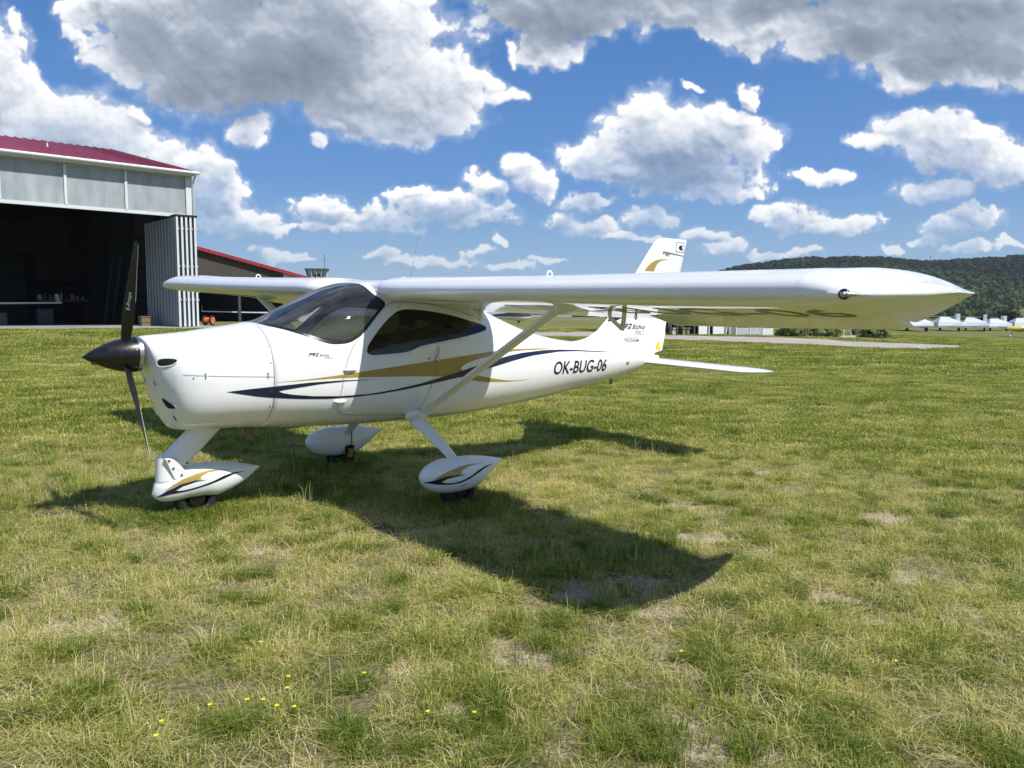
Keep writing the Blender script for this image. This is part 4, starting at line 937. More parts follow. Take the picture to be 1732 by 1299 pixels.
def sheet(name, poly, m, up=.012, step=1.5):
    """flat strip following the ground"""
    T = tessellate_polygon([[Vector((a, b_, 0)) for a, b_ in poly]]); bm = bmesh.new(); vs = [bm.verts.new((a, b_, 0)) for a, b_ in poly]
    for q in T: bm.faces.new([vs[i] for i in q])
    for k, nrm in ((0, (1, 0, 0)), (1, (0, 1, 0))):
        lo = min(v.co[k] for v in bm.verts); hi = max(v.co[k] for v in bm.verts); c = math.floor(lo / step) * step + step
        while c < hi:
            bmesh.ops.bisect_plane(bm, geom=bm.verts[:] + bm.edges[:] + bm.faces[:], plane_co=(c * nrm[0], c * nrm[1], 0), plane_no=nrm); c += step
    for v in bm.verts: v.co.z = zg(v.co.x, v.co.y) + up
    bmesh.ops.recalc_face_normals(bm, faces=bm.faces)
    me = bpy.data.meshes.new(name); bm.to_mesh(me); bm.free(); me.materials.append(m)
    o = bpy.data.objects.new(name, me); C.objects.link(o); return tag(o, kind='structure')
PATH = [(21, 28.0), (26.27, 27.95), (31.18, 28.45), (37.71, 28.18), (37.7, 24.9), (41.0, 22.6), (45.74, 20.9), (46.2, 19.3), (47.36, 18.38), (46.2, 16.6), (46.98, 14.53), (48.3, 12.8), (49.78, 11.59), (47.5, 10.7), (45.24, 9.6), (42.5, 10.2), (39.87, 9.77), (39.5, 10.9), (38.55, 11.51), (38.2, 12.5), (37.2, 13.27), (37.0, 14.9), (36.27, 16.0), (34.8, 18.2), (32.7, 19.91), (31.16, 22.45), (27.08, 24.11), (23.89, 25.02), (18, 25.4)]
CONC = mat('old_concrete', (.40, .35, .31, 1), .9, noise=.25, nscale=.6, bump=.3, bscale=12)
sheet('path', PATH, CONC)
sheet('apron', [(6, 33.2), (13.0, 32.6), (15.9, 36.2), (15.9, 64), (-20, 64), (-20, 34)], mat('hangar_concrete', (.30, .30, .29, 1), .85, noise=.2, nscale=.5), .010)
sheet('runway', [(60, 62), (150, 30), (330, -20), (332, -10), (160, 52), (66, 76)], mat('dry_strip', (.20, .185, .10, 1), .95, noise=.2, nscale=.1), .015, 12)

# ------------------------------------------------------------------ grass
GC = bpy.data.collections.new('grass_source')
def tuft(name, n, rad, h0, h1, wd, lean, seed, dry=.0, flat=0):
    r = np.random.default_rng(seed); V, F, A = [], [], []
    for i in range(n):
        a = r.random() * 6.283; q = rad * math.sqrt(r.random()); bx, by = q * math.cos(a), q * math.sin(a)
        h = h0 + (h1 - h0) * r.random() ** 1.4; la = a + r.normal() * .9; ln = lean * (.4 + r.random()) * h + flat * r.random() * h
        pw = la + 1.57 + r.normal() * .5; wx, wy = math.cos(pw) * wd / 2, math.sin(pw) * wd / 2; o = len(V); c = r.random()
        z2 = h * (.62 if not flat else .35); z3 = h * (1 - .35 * min(1, ln / h)) * (1 if not flat else .45)
        V += [(bx - wx, by - wy, -.01), (bx + wx, by + wy, -.01), (bx + math.cos(la) * ln * .35 + wx * .8, by + math.sin(la) * ln * .35 + wy * .8, z2), (bx + math.cos(la) * ln * .35 - wx * .8, by + math.sin(la) * ln * .35 - wy * .8, z2), (bx + math.cos(la) * ln * 1.15, by + math.sin(la) * ln * 1.15, z3)]
        F += [(o, o + 1, o + 2, o + 3), (o + 3, o + 2, o + 4)]; A += [min(1, max(0, dry + (c - .5) * .9))] * 5
    me = bpy.data.meshes.new(name); me.from_pydata(V, [], F); at = me.attributes.new('shade', 'FLOAT', 'POINT'); at.data.foreach_set('value', A); me.materials.append(GM)
    o = bpy.data.objects.new(name, me); GC.objects.link(o); return o
GM = bpy.data.materials.new('grass_blades'); GM.use_nodes = True; t = NT(GM.node_tree); t.n.clear()
ta = t.n.new('ShaderNodeAttribute'); ta.attribute_name = 'tint'; ta.attribute_type = 'INSTANCER'
sa = t.n.new('ShaderNodeAttribute'); sa.attribute_name = 'shade'
k = t.math('ADD', t.math('MULTIPLY', ta.outputs['Fac'], 1.0), t.math('MULTIPLY', t.math('SUBTRACT', sa.outputs['Fac'], .5), .75), clamp=True)
gcol = t.ramp(k, [(0, (.17, .23, .032)), (.25, (.34, .38, .065)), (.5, (.54, .51, .135)), (.72, (.72, .62, .27)), (1, (.86, .75, .46))])
d1 = t.n.new('ShaderNodeBsdfDiffuse'); d2 = t.n.new('ShaderNodeBsdfTranslucent'); t.link(gcol, d1.inputs[0]); t.link(t.mix(.5, gcol, t.mix(1.0, gcol, (1.0, 1.25, .5, 1), 'MULTIPLY')), d2.inputs[0])
mx = t.n.new('ShaderNodeMixShader'); mx.inputs[0].default_value = .38; t.link(d1.outputs[0], mx.inputs[1]); t.link(d2.outputs[0], mx.inputs[2])
gl = t.n.new('ShaderNodeBsdfGlossy'); gl.inputs['Roughness'].default_value = .45; gl.inputs[0].default_value = (.6, .65, .6, 1)
m2 = t.n.new('ShaderNodeMixShader'); m2.inputs[0].default_value = .04; t.link(mx.outputs[0], m2.inputs[1]); t.link(gl.outputs[0], m2.inputs[2])
mo = t.n.new('ShaderNodeOutputMaterial'); t.link(m2.outputs[0], mo.inputs[0])
# names sort alphabetically: the pick index follows that order
for i in range(4): tuft('a%d' % i, 30, .065, .018, .052, .0030, .75, 20 + i)              # short clump
for i in range(3): tuft('b%d' % i, 40, .060, .035, .085, .0030, .75, 30 + i)              # taller clump
for i in range(3): tuft('c%d' % i, 26, .10, .03, .11, .0026, 1.0, 40 + i, .2, 1.3)        # lying straw
for i in range(2): tuft('d%d' % i, 7, .05, .09, .17, .0024, .25, 50 + i, .25)             # seed stalks
for i in range(2): tuft('e%d' % i, 34, .05, .012, .034, .010, 1.1, 60 + i, -.1, .6)       # low broad-leaved weeds
for i in range(3): tuft('f%d' % i, 130, .24, .03, .075, .0085, .6, 70 + i)                # middle distance
for i in range(3): tuft('g%d' % i, 170, .62, .04, .085, .022, .6, 80 + i)                 # far patch
def inpoly(x, y, P):
    r = np.zeros(x.shape, bool); n = len(P)
    for i in range(n):
        x0, y0 = P[i]; x1, y1 = P[(i + 1) % n]
        c = ((y0 > y) != (y1 > y)) & (x < (x1 - x0) * (y - y0) / (y1 - y0 + 1e-12) + x0); r ^= c
    return r
def scatter(r0, r1, dens, half=.92):
    n = int(dens * half * (r1 ** 2 - r0 ** 2)); r = np.sqrt(RNG.random(n) * (r1 ** 2 - r0 ** 2) + r0 ** 2); a = (RNG.random(n) * 2 - 1) * half
    u = np.sin(a) * r; d = np.cos(a) * r; x = CAMP.x + FW.x * d + RT.x * u; y = CAMP.y + FW.y * d + RT.y * u; return x, y
PX, PY, PI_, PS, PT_ = [], [], [], [], []
def put(x, y, idx, s, tint):
    ok = ~inpoly(x, y, PATH) & (y < 33.0 + .02 * x)
    PX.append(x[ok]); PY.append(y[ok]); PI_.append(idx[ok]); PS.append(s[ok]); PT_.append(tint[ok])
def drynoise(x, y): return fbm(x, y, .42, 5, 601, .6) * 1.1 + fbm(x, y, 2.6, 3, 611, .6) * .55
# close ground
x, y = scatter(1.3, 10.5, 560 * GRASS); so = soilf(x, y); dn = drynoise(x, y); u = RNG.random(len(x)); cl = fbm(x, y, 2.1, 4, 621, .6); cl2 = fbm(x, y, 6.0, 3, 631)
keep = (RNG.random(len(x)) > sstep(so, .10, .9) * .90) & (RNG.random(len(x)) < .16 + .84 * sstep(cl + .5 * cl2, -.20, .16))
x, y, so, dn, u, cl, cl2 = [q[keep] for q in (x, y, so, dn, u, cl, cl2)]
idx = RNG.integers(0, 4, len(x)); tall = (cl + .6 * cl2) > .17
idx = np.where(tall & (u < .45), 4 + RNG.integers(0, 3, len(x)), idx)
idx = np.where((dn > -.16) & (u > .60), 7 + RNG.integers(0, 3, len(x)), idx)
idx = np.where((u > .975), 10 + RNG.integers(0, 2, len(x)), idx)
idx = np.where((u > .50) & (u < .62) & (fbm(x, y, 1.3, 3, 641) > .08), 12 + RNG.integers(0, 2, len(x)), idx)
tint = np.clip(.64 + .56 * dn + .22 * RNG.standard_normal(len(x)) + .5 * fbm(x, y, 7, 3, 651, .6) + .15 * so - .08 * tall, 0, 1)
tint = np.where((idx >= 7) & (idx < 12), np.clip(tint + .28, .5, 1), tint); tint = np.where(idx >= 12, tint * .5, tint)
put(x, y, idx, .7 + .6 * RNG.random(len(x)) + .25 * tall, tint)
# flush of separate bigger green clumps
x, y = scatter(2.3, 12, 4 * GRASS); tcl = RNG.random(len(x))
for dxy in range(7):
    ox, oy = RNG.normal(0, .035, len(x)), RNG.normal(0, .035, len(x)); put(x + ox, y + oy, 4 + RNG.integers(0, 3, len(x)), .75 + .5 * RNG.random(len(x)), np.clip(.12 + .25 * tcl, 0, 1))
# middle and far
x, y = scatter(9.5, 26, 34 * GRASS); so = soilf(x, y); dn = drynoise(x, y); kp = RNG.random(len(x)) > so * .9; x, y, dn = x[kp], y[kp], dn[kp]
put(x, y, 14 + RNG.integers(0, 3, len(x)), .7 + .6 * RNG.random(len(x)), np.clip(.62 + .50 * dn + .22 * RNG.standard_normal(len(x)) + .4 * fbm(x, y, 3, 3, 661, .6), 0, 1))
x, y = scatter(24, 75, 2.6 * GRASS); dn = drynoise(x * .3, y * .3)
put(x, y, 17 + RNG.integers(0, 3, len(x)), .7 + .7 * RNG.random(len(x)), np.clip(.60 + .40 * dn + .16 * RNG.standard_normal(len(x)) + .4 * fbm(x, y, .8, 3, 671, .6), 0, 1))
# thick turf round the wheels hides the tyre treads
for wx_, wy_ in ((.765, 0), (2.565, -.945), (2.565, .945)):
    n = int(240 * GRASS); put(wx_ + RNG.normal(0, .26, n), wy_ + RNG.normal(0, .20, n), 4 + RNG.integers(0, 3, n), 1.0 + .4 * RNG.random(n), np.clip(.25 + .15 * RNG.standard_normal(n), 0, 1))
PX, PY, PI_, PS, PT_ = [np.concatenate(q) for q in (PX, PY, PI_, PS, PT_)]
near_ = np.exp(-(((PX - 3) / 16) ** 2 + ((PY + 1) / 16) ** 2))
PZ = np_zg(PX, PY) + near_ * (.016 * fbm(PX, PY, .9, 4, 541) + .012 * fbm(PX, PY, 5, 3, 551)) + .018 * near_
gp = bpy.data.meshes.new('grass'); gp.vertices.add(len(PX)); gp.vertices.foreach_set('co', np.stack([PX, PY, PZ], 1).ravel().astype(np.float32))
for nm, ty, ar in (('idx', 'INT', PI_.astype(np.int32)), ('scl', 'FLOAT', PS.astype(np.float32)), ('tint', 'FLOAT', PT_.astype(np.float32)), ('rot', 'FLOAT', (RNG.random(len(PX)) * 6.283).astype(np.float32))):
    a_ = gp.attributes.new(nm, ty, 'POINT'); a_.data.foreach_set('value', ar)
gp.materials.append(GM)
go_ = bpy.data.objects.new('grass', gp); C.objects.link(go_); tag(go_, 'patchy green and straw coloured meadow grass', 'grass', kind='stuff')
def instancer(coll):
    g = bpy.data.node_groups.new('scatter', 'GeometryNodeTree'); g.interface.new_socket('Geometry', in_out='INPUT', socket_type='NodeSocketGeometry'); g.interface.new_socket('Geometry', in_out='OUTPUT', socket_type='NodeSocketGeometry')
    gi = g.nodes.new('NodeGroupInput'); gout = g.nodes.new('NodeGroupOutput'); ip = g.nodes.new('GeometryNodeInstanceOnPoints'); ci = g.nodes.new('GeometryNodeCollectionInfo')
    ci.inputs['Collection'].default_value = coll; ci.inputs['Separate Children'].default_value = True; ci.inputs['Reset Children'].default_value = True
    def na(nm, ty): n = g.nodes.new('GeometryNodeInputNamedAttribute'); n.data_type = ty; n.inputs['Name'].default_value = nm; return n.outputs['Attribute']
    cx = g.nodes.new('ShaderNodeCombineXYZ'); l = g.links
    l.new(na('rot', 'FLOAT'), cx.inputs[2]); l.new(gi.outputs[0], ip.inputs['Points']); l.new(ci.outputs[0], ip.inputs['Instance']); ip.inputs['Pick Instance'].default_value = True
    l.new(na('idx', 'INT'), ip.inputs['Instance Index']); l.new(cx.outputs[0], ip.inputs['Rotation']); l.new(na('scl', 'FLOAT'), ip.inputs['Scale']); l.new(ip.outputs[0], gout.inputs[0]); return g
md = go_.modifiers.new('scatter', 'NODES'); md.node_group = instancer(GC)
# little yellow flowers standing in the grass, each on its stalk
YF = mat('yellow_petal', (.85, .68, .01, 1), .6); ST_ = mat('flower_stalk', (.06, .12, .02, 1), .8)
FLL = ['third yellow flower in the main cluster, counted from the left', 'fourth yellow flower in the main cluster', 'lower yellow flower in the middle of the main cluster', 'yellow flower low at the right of the main cluster', 'yellow flower alone left of the main cluster', 'upper yellow flower right above the cluster', 'yellow flower just below the highest one of its pair', 'yellow flower on its own right of the cluster', 'yellow flower nearest the left edge of the picture', 'yellow flower near the bottom right of the first cluster', 'lone yellow flower at the bottom centre of the grass', 'yellow flower left of the lone bottom centre one', 'yellow flower in the very lowest left corner area', 'single yellow flower far right in the foreground', 'highest yellow flower, above the cluster', 'single yellow flower below the wing shadow tip']
FLW = [(-.18,-3.08),(-.13,-3.12),(-.11,-3.20),(-.06,-3.25),(-.31,-3.03),(.04,-3.0),(-.01,-3.09),(.31,-3.17),(-.55,-3.13),(.33,-3.61),(.74,-3.70),(.47,-3.73),(-.5,-3.04),(2.32,-4.6),(.10,-2.6),(1.6,-3.9)]
for i, (fx, fy) in enumerate(FLW):
    z0 = zg(fx, fy); h = .055 + .02 * random.random()
    if i == 0:
        f0_ = empty('yellow_flower', FLL[0], 'flower', (fx, fy, z0 + .02), group='small yellow flowers in the near grass')
        MB().tube([(0, 0, -.01), (.003, 0, .03), (0, 0, .055)], .0009, 5).build('stalk', ST_, f0_)
        pb = MB()
        for k in range(5):
            a = k * 1.2566; c, s = math.cos(a), math.sin(a); pb.add([(0, 0, .055), (.006 * c - .004 * s, .006 * s + .004 * c, .059), (.011 * c, .011 * s, .058), (.006 * c + .004 * s, .006 * s - .004 * c, .059)], [(0, 1, 2, 3)])
        pb.build('petals', YF, f0_); src = [f0_] + list(f0_.children)
    else:
        r_ = src[0].copy(); C.objects.link(r_); r_.location = (fx, fy, z0 + .02); r_.rotation_euler = (0, 0, i)
        for ch in src[1:]: c_ = ch.copy(); C.objects.link(c_); c_.parent = r_
        r_['label'] = FLL[i]
# ------------------------------------------------------------------ big hangar on the left
SHEET = mat('grey_sheet_metal', (.50, .54, .56, 1), .45, .2, noise=.08, nscale=2)
FRAME = mat('white_steel_frame', (.66, .69, .70, 1), .5, noise=.06, nscale=3)
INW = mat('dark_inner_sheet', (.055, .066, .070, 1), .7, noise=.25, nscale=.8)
BLACK = mat('black_rubber', (.01, .01, .01, 1), .7)
def ribbed(name, col, period, axis_, rough=.4):
    m = mat(name, col, rough, .1, noise=.07, nscale=1.2); t = NT(m.node_tree); b = t.n['Principled BSDF']; tcn = t.n.new('ShaderNodeTexCoord'); s = t.n.new('ShaderNodeSeparateXYZ'); t.link(tcn.outputs['Object'], s.inputs[0])
    f = t.math('FRACT', t.math('DIVIDE', s.outputs[axis_], period)); h = t.mr(t.math('ABSOLUTE', t.math('SUBTRACT', f, .5)), .18, .3)
    bn = t.n.new('ShaderNodeBump'); bn.inputs['Distance'].default_value = .05; t.link(h, bn.inputs['Height']); t.link(bn.outputs[0], b.inputs['Normal']); return m
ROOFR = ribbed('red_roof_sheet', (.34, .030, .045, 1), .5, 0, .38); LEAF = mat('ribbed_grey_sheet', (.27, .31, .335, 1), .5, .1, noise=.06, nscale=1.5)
def groove_shade(m, period, off):  # paints the shade between the ribs into the base colour
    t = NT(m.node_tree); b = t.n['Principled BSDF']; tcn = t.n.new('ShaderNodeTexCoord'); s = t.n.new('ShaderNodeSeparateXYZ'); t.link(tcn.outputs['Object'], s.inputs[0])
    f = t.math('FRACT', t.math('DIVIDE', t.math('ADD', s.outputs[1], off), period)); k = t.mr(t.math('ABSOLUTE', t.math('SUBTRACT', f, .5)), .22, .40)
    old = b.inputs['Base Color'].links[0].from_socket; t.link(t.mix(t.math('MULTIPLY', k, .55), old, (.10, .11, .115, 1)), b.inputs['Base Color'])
WOOD = ribbed('dark_boards', (.075, .066, .058, 1), .25, 0, .8)
groove_shade(LEAF, .46, .75 - .04)
def panelmat():
    m = bpy.data.materials.new('clouded_panel'); m.use_nodes = True; t = NT(m.node_tree); b = t.n['Principled BSDF']; tcn = t.n.new('ShaderNodeTexCoord')
    nz = t.noise(t.vm('MULTIPLY', tcn.outputs['Object'], (1.2, 1, .35)), 1.4, 6, .6)
    t.link(t.mix(t.mr(nz, .3, .7), (.40, .45, .48, 1), (.62, .67, .70, 1)), b.inputs['Base Color']); b.inputs['Roughness'].default_value = .32
    tr = t.n.new('ShaderNodeBsdfTransparent'); tr.inputs[0].default_value = (.8, .85, .88, 1); mx = t.n.new('ShaderNodeMixShader'); mx.inputs[0].default_value = .36
    o = [n for n in t.n if n.type == 'OUTPUT_MATERIAL'][0]; t.link(b.outputs[0], mx.inputs[1]); t.link(tr.outputs[0], mx.inputs[2]); t.link(mx.outputs[0], o.inputs[0]); return m
PANEL = panelmat()
hg = empty('hangar', 'large open aircraft hangar with red roof, clouded panels above the door and folded grey doors', 'hangar', (14.6, 36.7, 0))
X1, X0, YF, YR, YB, ZE, ZR, ZD = 0, -32, 0, 13.3, 27, 8.85, 12.1, 6.62
zb = .93
MB().box((X0, YF, ZD), (X1 - .12, YF + .16, ZD + .16)).box((X0, YF, ZE - .16), (X1 - .12, YF + .16, ZE)).build('door_header', FRAME, hg)
posts = [-.55, -3.25, -5.95, -8.65, -11.35, -14.05, -16.75, -19.45, -22.15, -24.85, -27.55, -30.25]
for i, px_ in enumerate(posts):
    if i: MB().box((px_ - .06, YF - .02, ZD + .162), (px_ + .06, YF + .14, ZE - .162)).build('panel_mullion', FRAME, hg)
prev = -.30
for i, px_ in enumerate(posts[1:]):
    MB().box((px_ + .062, YF + .05, ZD + .162), (prev - .062, YF + .08, ZE - .162)).build('clouded_panel', PANEL, hg); prev = px_
cp = MB(); cp.box((X1 - .34, YF - .03, zb), (X1 - .02, YF + .30, ZE - .02)); cp.build('corner_post', FRAME, hg)
# trusses glimpsed behind the panels
tr = MB(); 
for k in range(10):
    a = X1 - .6 - 2.7 * k
    tr.tube([(a, 1.3, ZD + .3), (a - 1.35, 1.3, ZE - .4), (a - 2.7, 1.3, ZD + .3)], .055, 6); tr.box((a - .05, 1.24, ZD + .25), (a + .05, 1.36, ZE - .3))
tr.box((X0, 1.24, ZD + .15), (X1 - .3, 1.36, ZD + .30)).box((X0, 1.24, ZE - .95), (X1 - .3, 1.36, ZE - .85)); tr.build('roof_truss', mat('grey_truss', (.75, .78, .8, 1), .6), hg)
# roof: two slopes with thickness, gutter and ridge cap
rf = MB()
rf.hexa([(X0, YF - .35, ZE - .02), (X1 + .10, YF - .35, ZE - .02), (X1 + .10, YR, ZR - .12), (X0, YR, ZR - .12), (X0, YF - .38, ZE + .10), (X1 + .12, YF - .38, ZE + .10), (X1 + .12, YR, ZR), (X0, YR, ZR)])
rf.hexa([(X0, YR, ZR - .12), (X1 + .10, YR, ZR - .12), (X1 + .10, YB + .3, ZE - .02), (X0, YB + .3, ZE - .02), (X0, YR, ZR), (X1 + .12, YR, ZR), (X1 + .12, YB + .33, ZE + .10), (X0, YB + .33, ZE + .10)])
for k in range(66):
    a = X1 - .15 - .48 * k
    if a < X0: break
    n_ = Vector((0, -(ZR - ZE - .1), YR + .38)).normalized() * .055; p0 = Vector((a, YF - .38, ZE + .10)); p1 = Vector((a, YR, ZR))
    rf.hexa([p0 - Vector((.05, 0, 0)), p0 + Vector((.05, 0, 0)), p1 + Vector((.05, 0, 0)), p1 - Vector((.05, 0, 0)), p0 - Vector((.025, 0, 0)) + n_, p0 + Vector((.025, 0, 0)) + n_, p1 + Vector((.025, 0, 0)) + n_, p1 - Vector((.025, 0, 0)) + n_])
roof = rf.build('roof', ROOFR, hg)
MB().tube([(X0, YF - .46, ZE + .02), (X1 + .2, YF - .46, ZE + .02)], .085, 10).build('gutter', FRAME, roof, True)
MB().box((X0, YF - .34, ZE - .14), (X1 + .08, YF - .28, ZE - .03)).build('eave_board', FRAME, roof)
MB().tube([(X1 + .10, YF - .3, ZE - .06), (X1 + .02, YF - .12, ZE - .35), (X1 + .02, YF - .12, zb)], .05, 8).build('downpipe', FRAME, hg, True)
for a in (-5.2, -7.6, -10.4, -13, -16):
    MB().tube([(a, 6.5, 10.4), (a, 6.5, 10.75)], [.05, .04], 8).build('roof_vent', FRAME, roof, True)
# walls
for nm, bx in (('side_wall', (X1 - .14, .32, zb, X1, YB, ZE - .03)), ('side_wall', (X0, .32, zb, X0 + .14, YB, ZE - .03)), ('rear_wall', (X0 + .15, YB - .14, zb, X1 - .15, YB, ZE - .03))):
    MB().box(bx[:3], bx[3:]).build(nm, SHEET, hg)
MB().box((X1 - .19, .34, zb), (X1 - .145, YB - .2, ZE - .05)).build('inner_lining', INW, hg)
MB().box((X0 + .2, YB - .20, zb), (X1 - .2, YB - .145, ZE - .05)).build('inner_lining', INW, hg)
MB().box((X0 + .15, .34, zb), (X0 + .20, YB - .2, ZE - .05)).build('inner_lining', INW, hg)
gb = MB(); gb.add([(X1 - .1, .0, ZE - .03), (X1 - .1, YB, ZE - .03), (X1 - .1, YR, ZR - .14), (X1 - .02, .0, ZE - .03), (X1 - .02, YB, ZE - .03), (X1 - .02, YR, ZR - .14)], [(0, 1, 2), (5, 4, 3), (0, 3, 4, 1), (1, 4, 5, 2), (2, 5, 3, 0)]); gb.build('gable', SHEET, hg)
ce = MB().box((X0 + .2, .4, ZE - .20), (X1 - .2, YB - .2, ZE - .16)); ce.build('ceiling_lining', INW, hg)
gr = MB()
for z in (2.6, 4.3, 6.0): gr.box((X1 - .30, .5, z), (X1 - .195, YB - .3, z + .12)); gr.box((X0 + .3, YB - .32, z), (X1 - .3, YB - .21, z + .12))
for y in (4.5, 9, 13.5, 18, 22.5): gr.box((X1 - .42, y, zb), (X1 - .20, y + .2, ZE - .25))
for a in (-5, -10, -15, -20, -25): gr.box((a, YB - .45, zb), (a + .2, YB - .21, ZE - .25))
gr.build('wall_frame', mat('dark_steel', (.02, .022, .023, 1), .6), hg)
# folded door leaves, stacked square to the opening
for i, a in enumerate((-1.10, -.86, -.64, -.42, -.20)):
    y0 = -.75 + .0 * i
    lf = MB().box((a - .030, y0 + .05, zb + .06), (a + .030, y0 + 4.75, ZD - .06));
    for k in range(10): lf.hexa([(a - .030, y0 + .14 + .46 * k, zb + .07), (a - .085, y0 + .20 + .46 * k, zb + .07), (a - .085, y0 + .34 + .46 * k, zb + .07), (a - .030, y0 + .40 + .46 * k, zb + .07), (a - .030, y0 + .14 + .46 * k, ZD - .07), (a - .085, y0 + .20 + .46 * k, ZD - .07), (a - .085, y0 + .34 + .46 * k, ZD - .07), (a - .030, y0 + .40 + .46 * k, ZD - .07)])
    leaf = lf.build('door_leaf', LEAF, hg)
    MB().box((a - .05, y0, zb + .05), (a + .05, y0 + .048, ZD - .05)).box((a - .05, y0 + 4.752, zb + .05), (a + .05, y0 + 4.80, ZD - .05)).build('leaf_frame', FRAME, leaf)
    MB().box((a - .10, y0 - .03, ZD - .048), (a + .12, y0 + 1.2, ZD + .04)).build('leaf_hanger', BLACK, leaf)
    for z in (2.3, 4.0, 5.9): MB().tube([(a + .06, y0 - .03, z), (a + .06, y0 - .03, z + .10)], .022, 6).build('leaf_hinge', FRAME, leaf)
# things in the hangar
def blob_fus(L_, w_, h_, n=16, nose=.35, m=20, tail=.15):
    rr = []
    for i in range(n + 1):
        f = i / n; p = math.sin(math.pi * min(1, f / nose) / 2) ** .7 if f < nose else 1 - (1 - tail) * ((f - nose) / (1 - nose)) ** 1.2
        p = max(p, .03); rr.append([(L_ * f, w_ * p * math.cos(a), h_ * p * math.sin(a) + .18 * h_ * f) for a in [2 * math.pi * k / m for k in range(m)]])
    return MB().rings(rr)
WH2 = mat('white_gelcoat', (.72, .74, .75, 1), .25, coat=.4)
def slabw(P, th):   # planform polygon (x,y,z) slab
    n = len(P); mb = MB(); V = [(x, y, z - th / 2) for x, y, z in P] + [(x, y, z + th / 2) for x, y, z in P]
    mb.add(V, [tuple(reversed(range(n))), tuple(range(n, 2 * n))] + [(i, (i + 1) % n, (i + 1) % n + n, i + n) for i in range(n)]); return mb
def glider(label, loc, rz, fin=True, span=7):
    g = empty('glider', label, 'glider', loc, rz)
    blob_fus(6.2, .32, .38).build('fuselage', WH2, g, True)
    slabw([(2.0, -span, .35), (2.5, -span, .35), (2.9, 0, .18), (2.9, .01, .18), (2.5, span, .35), (2.0, span, .35), (1.9, .01, .20), (1.9, 0, .20)], .09).build('wing', WH2, g)
    for s in (-1, 1): slabw([(2.1, 0, 0), (2.5, 0, 0), (2.6, .5, 0), (2.35, .5, 0)], .03).build('winglet', WH2, g).matrix_local = Matrix.Translation((0, span * s, .35)) @ Matrix.Rotation(R(90), 4, 'X')
    slabw([(5.5, 0, 0), (6.2, 0, 0), (6.25, 1.1, 0), (5.95, 1.1, 0)], .06).build('tail_fin', WH2, g).matrix_local = Matrix.Translation((0, 0, .1)) @ Matrix.Rotation(R(90), 4, 'X')
    MB().tube([(1.8, -.06, -.38), (1.8, .06, -.38)], .17, 16).build('wheel', RUBBER, g)
    MB().add(*((lambda q: (q.V, q.F))(MB().rings([[(1.0 + .6 * f - .1, .25 * math.sin(f * math.pi) * math.cos(a), .22 + .22 * math.sin(f * math.pi) * abs(math.sin(a))) for a in [2 * math.pi * k / 12 for k in range(12)]] for f in (.02, .2, .5, .8, .98)])))).build('canopy', CARBON, g, True)
    return g
glider('white glider parked in the shade inside the large hangar', (3.9, 39.5, 1.90), R(110.8), span=7.2)
LAD = mat('aluminium', (.05, .053, .056, 1), .6, .3)
def wpos(u, v, D): q = CAMP + (F2 + RT * ((u - 866) / FPX) + U2 * ((649.5 - v) / FPX)) * D; return q
ld = empty('ladder', 'aluminium ladder leaning inside the hangar beside the folded doors', 'ladder', (12.0, 43.0, .95))
for dx in (-.22, .22): MB().tube([(dx, 0, 0), (dx + .75, .5, 4.0)], .035, 6).build('ladder_rail', LAD, ld)
for k in range(12):
    f = (k + .7) / 12.5; MB().tube([(-.22 + .75 * f, .5 * f, 4 * f), (.22 + .75 * f, .5 * f, 4 * f)], .018, 6).build('rung', LAD, ld)
wb = empty('workbench', 'dark workbench with small tools standing in the hangar', 'workbench', (10.4, 46.0, .95))
MB().box((-1.3, -.4, 1.40), (1.3, .4, 1.50)).build('table_top', WOOD, wb)
for a in (-1.2, 1.2):
    for b_ in (-.33, .33): MB().box((a - .05, b_ - .05, 0), (a + .05, b_ + .05, 1.395)).build('leg', BLACK, wb)
MISC = [mat('paint_tin', (.22, .23, .25, 1), .5, .3), mat('blue_plastic', (.02, .03, .06, 1), .5), mat('cardboard', (.20, .14, .08, 1), .9), mat('beige_canvas', (.25, .22, .16, 1), .9)]
for i in range(9):
    a = -1.15 + .28 * i; h = .12 + .25 * random.random(); q = MB()
    if i % 3: q.tube([(a, 0, 1.50), (a, 0, 1.50 + h), (a, 0, 1.50 + h + .03)], [.07, .07, .04], 10)
    else: q.box((a - .10, -.1, 1.50), (a + .10, .1, 1.50 + h))
    o = q.build('tin' if i % 3 else 'small_box', MISC[i % 4], None, bevel=.008); o.location = wb.location
    tag(o, ['%s small %s, number %s from the left along the hangar workbench' % (['grey', 'blue', 'brown', 'beige'][i % 4], 'tin' if i % 3 else 'box', ['one', 'two', 'three', 'four', 'five', 'six', 'seven', 'eight', 'nine'][i])][0], 'tin' if i % 3 else 'box', 'things on the hangar workbench')
# crates and drums on the hangar floor
for i, (a, b_, w_, h, mi) in enumerate(((12.6, 38.6, .5, .5, 2), (9.0, 44, .8, .9, 1), (7.2, 47, 1.0, .7, 0), (4.4, 46, .7, 1.1, 2), (2.8, 49, 1.2, .8, 3))):
    q = MB().box((-w_ / 2, -w_ / 2, .0), (w_ / 2, w_ / 2, h)).box((-w_ / 2 - .03, -w_ / 2 - .03, h * .45), (w_ / 2 + .03, w_ / 2 + .03, h * .55)).box((-w_ / 2 - .03, -w_ / 2 - .03, h + .002), (w_ / 2 + .03, w_ / 2 + .03, h + .06))
    o = q.build('storage_crate', MISC[mi], None, bevel=.02); o.location = (a, b_, .95); tag(o, ['small brown crate beside the folded hangar doors', 'blue crate near the workbench in the hangar', 'wide grey crate deep in the hangar', 'tall brown crate in the middle of the hangar', 'widest beige crate by the hangar glider'][i], 'crate', 'crates stored in the hangar')
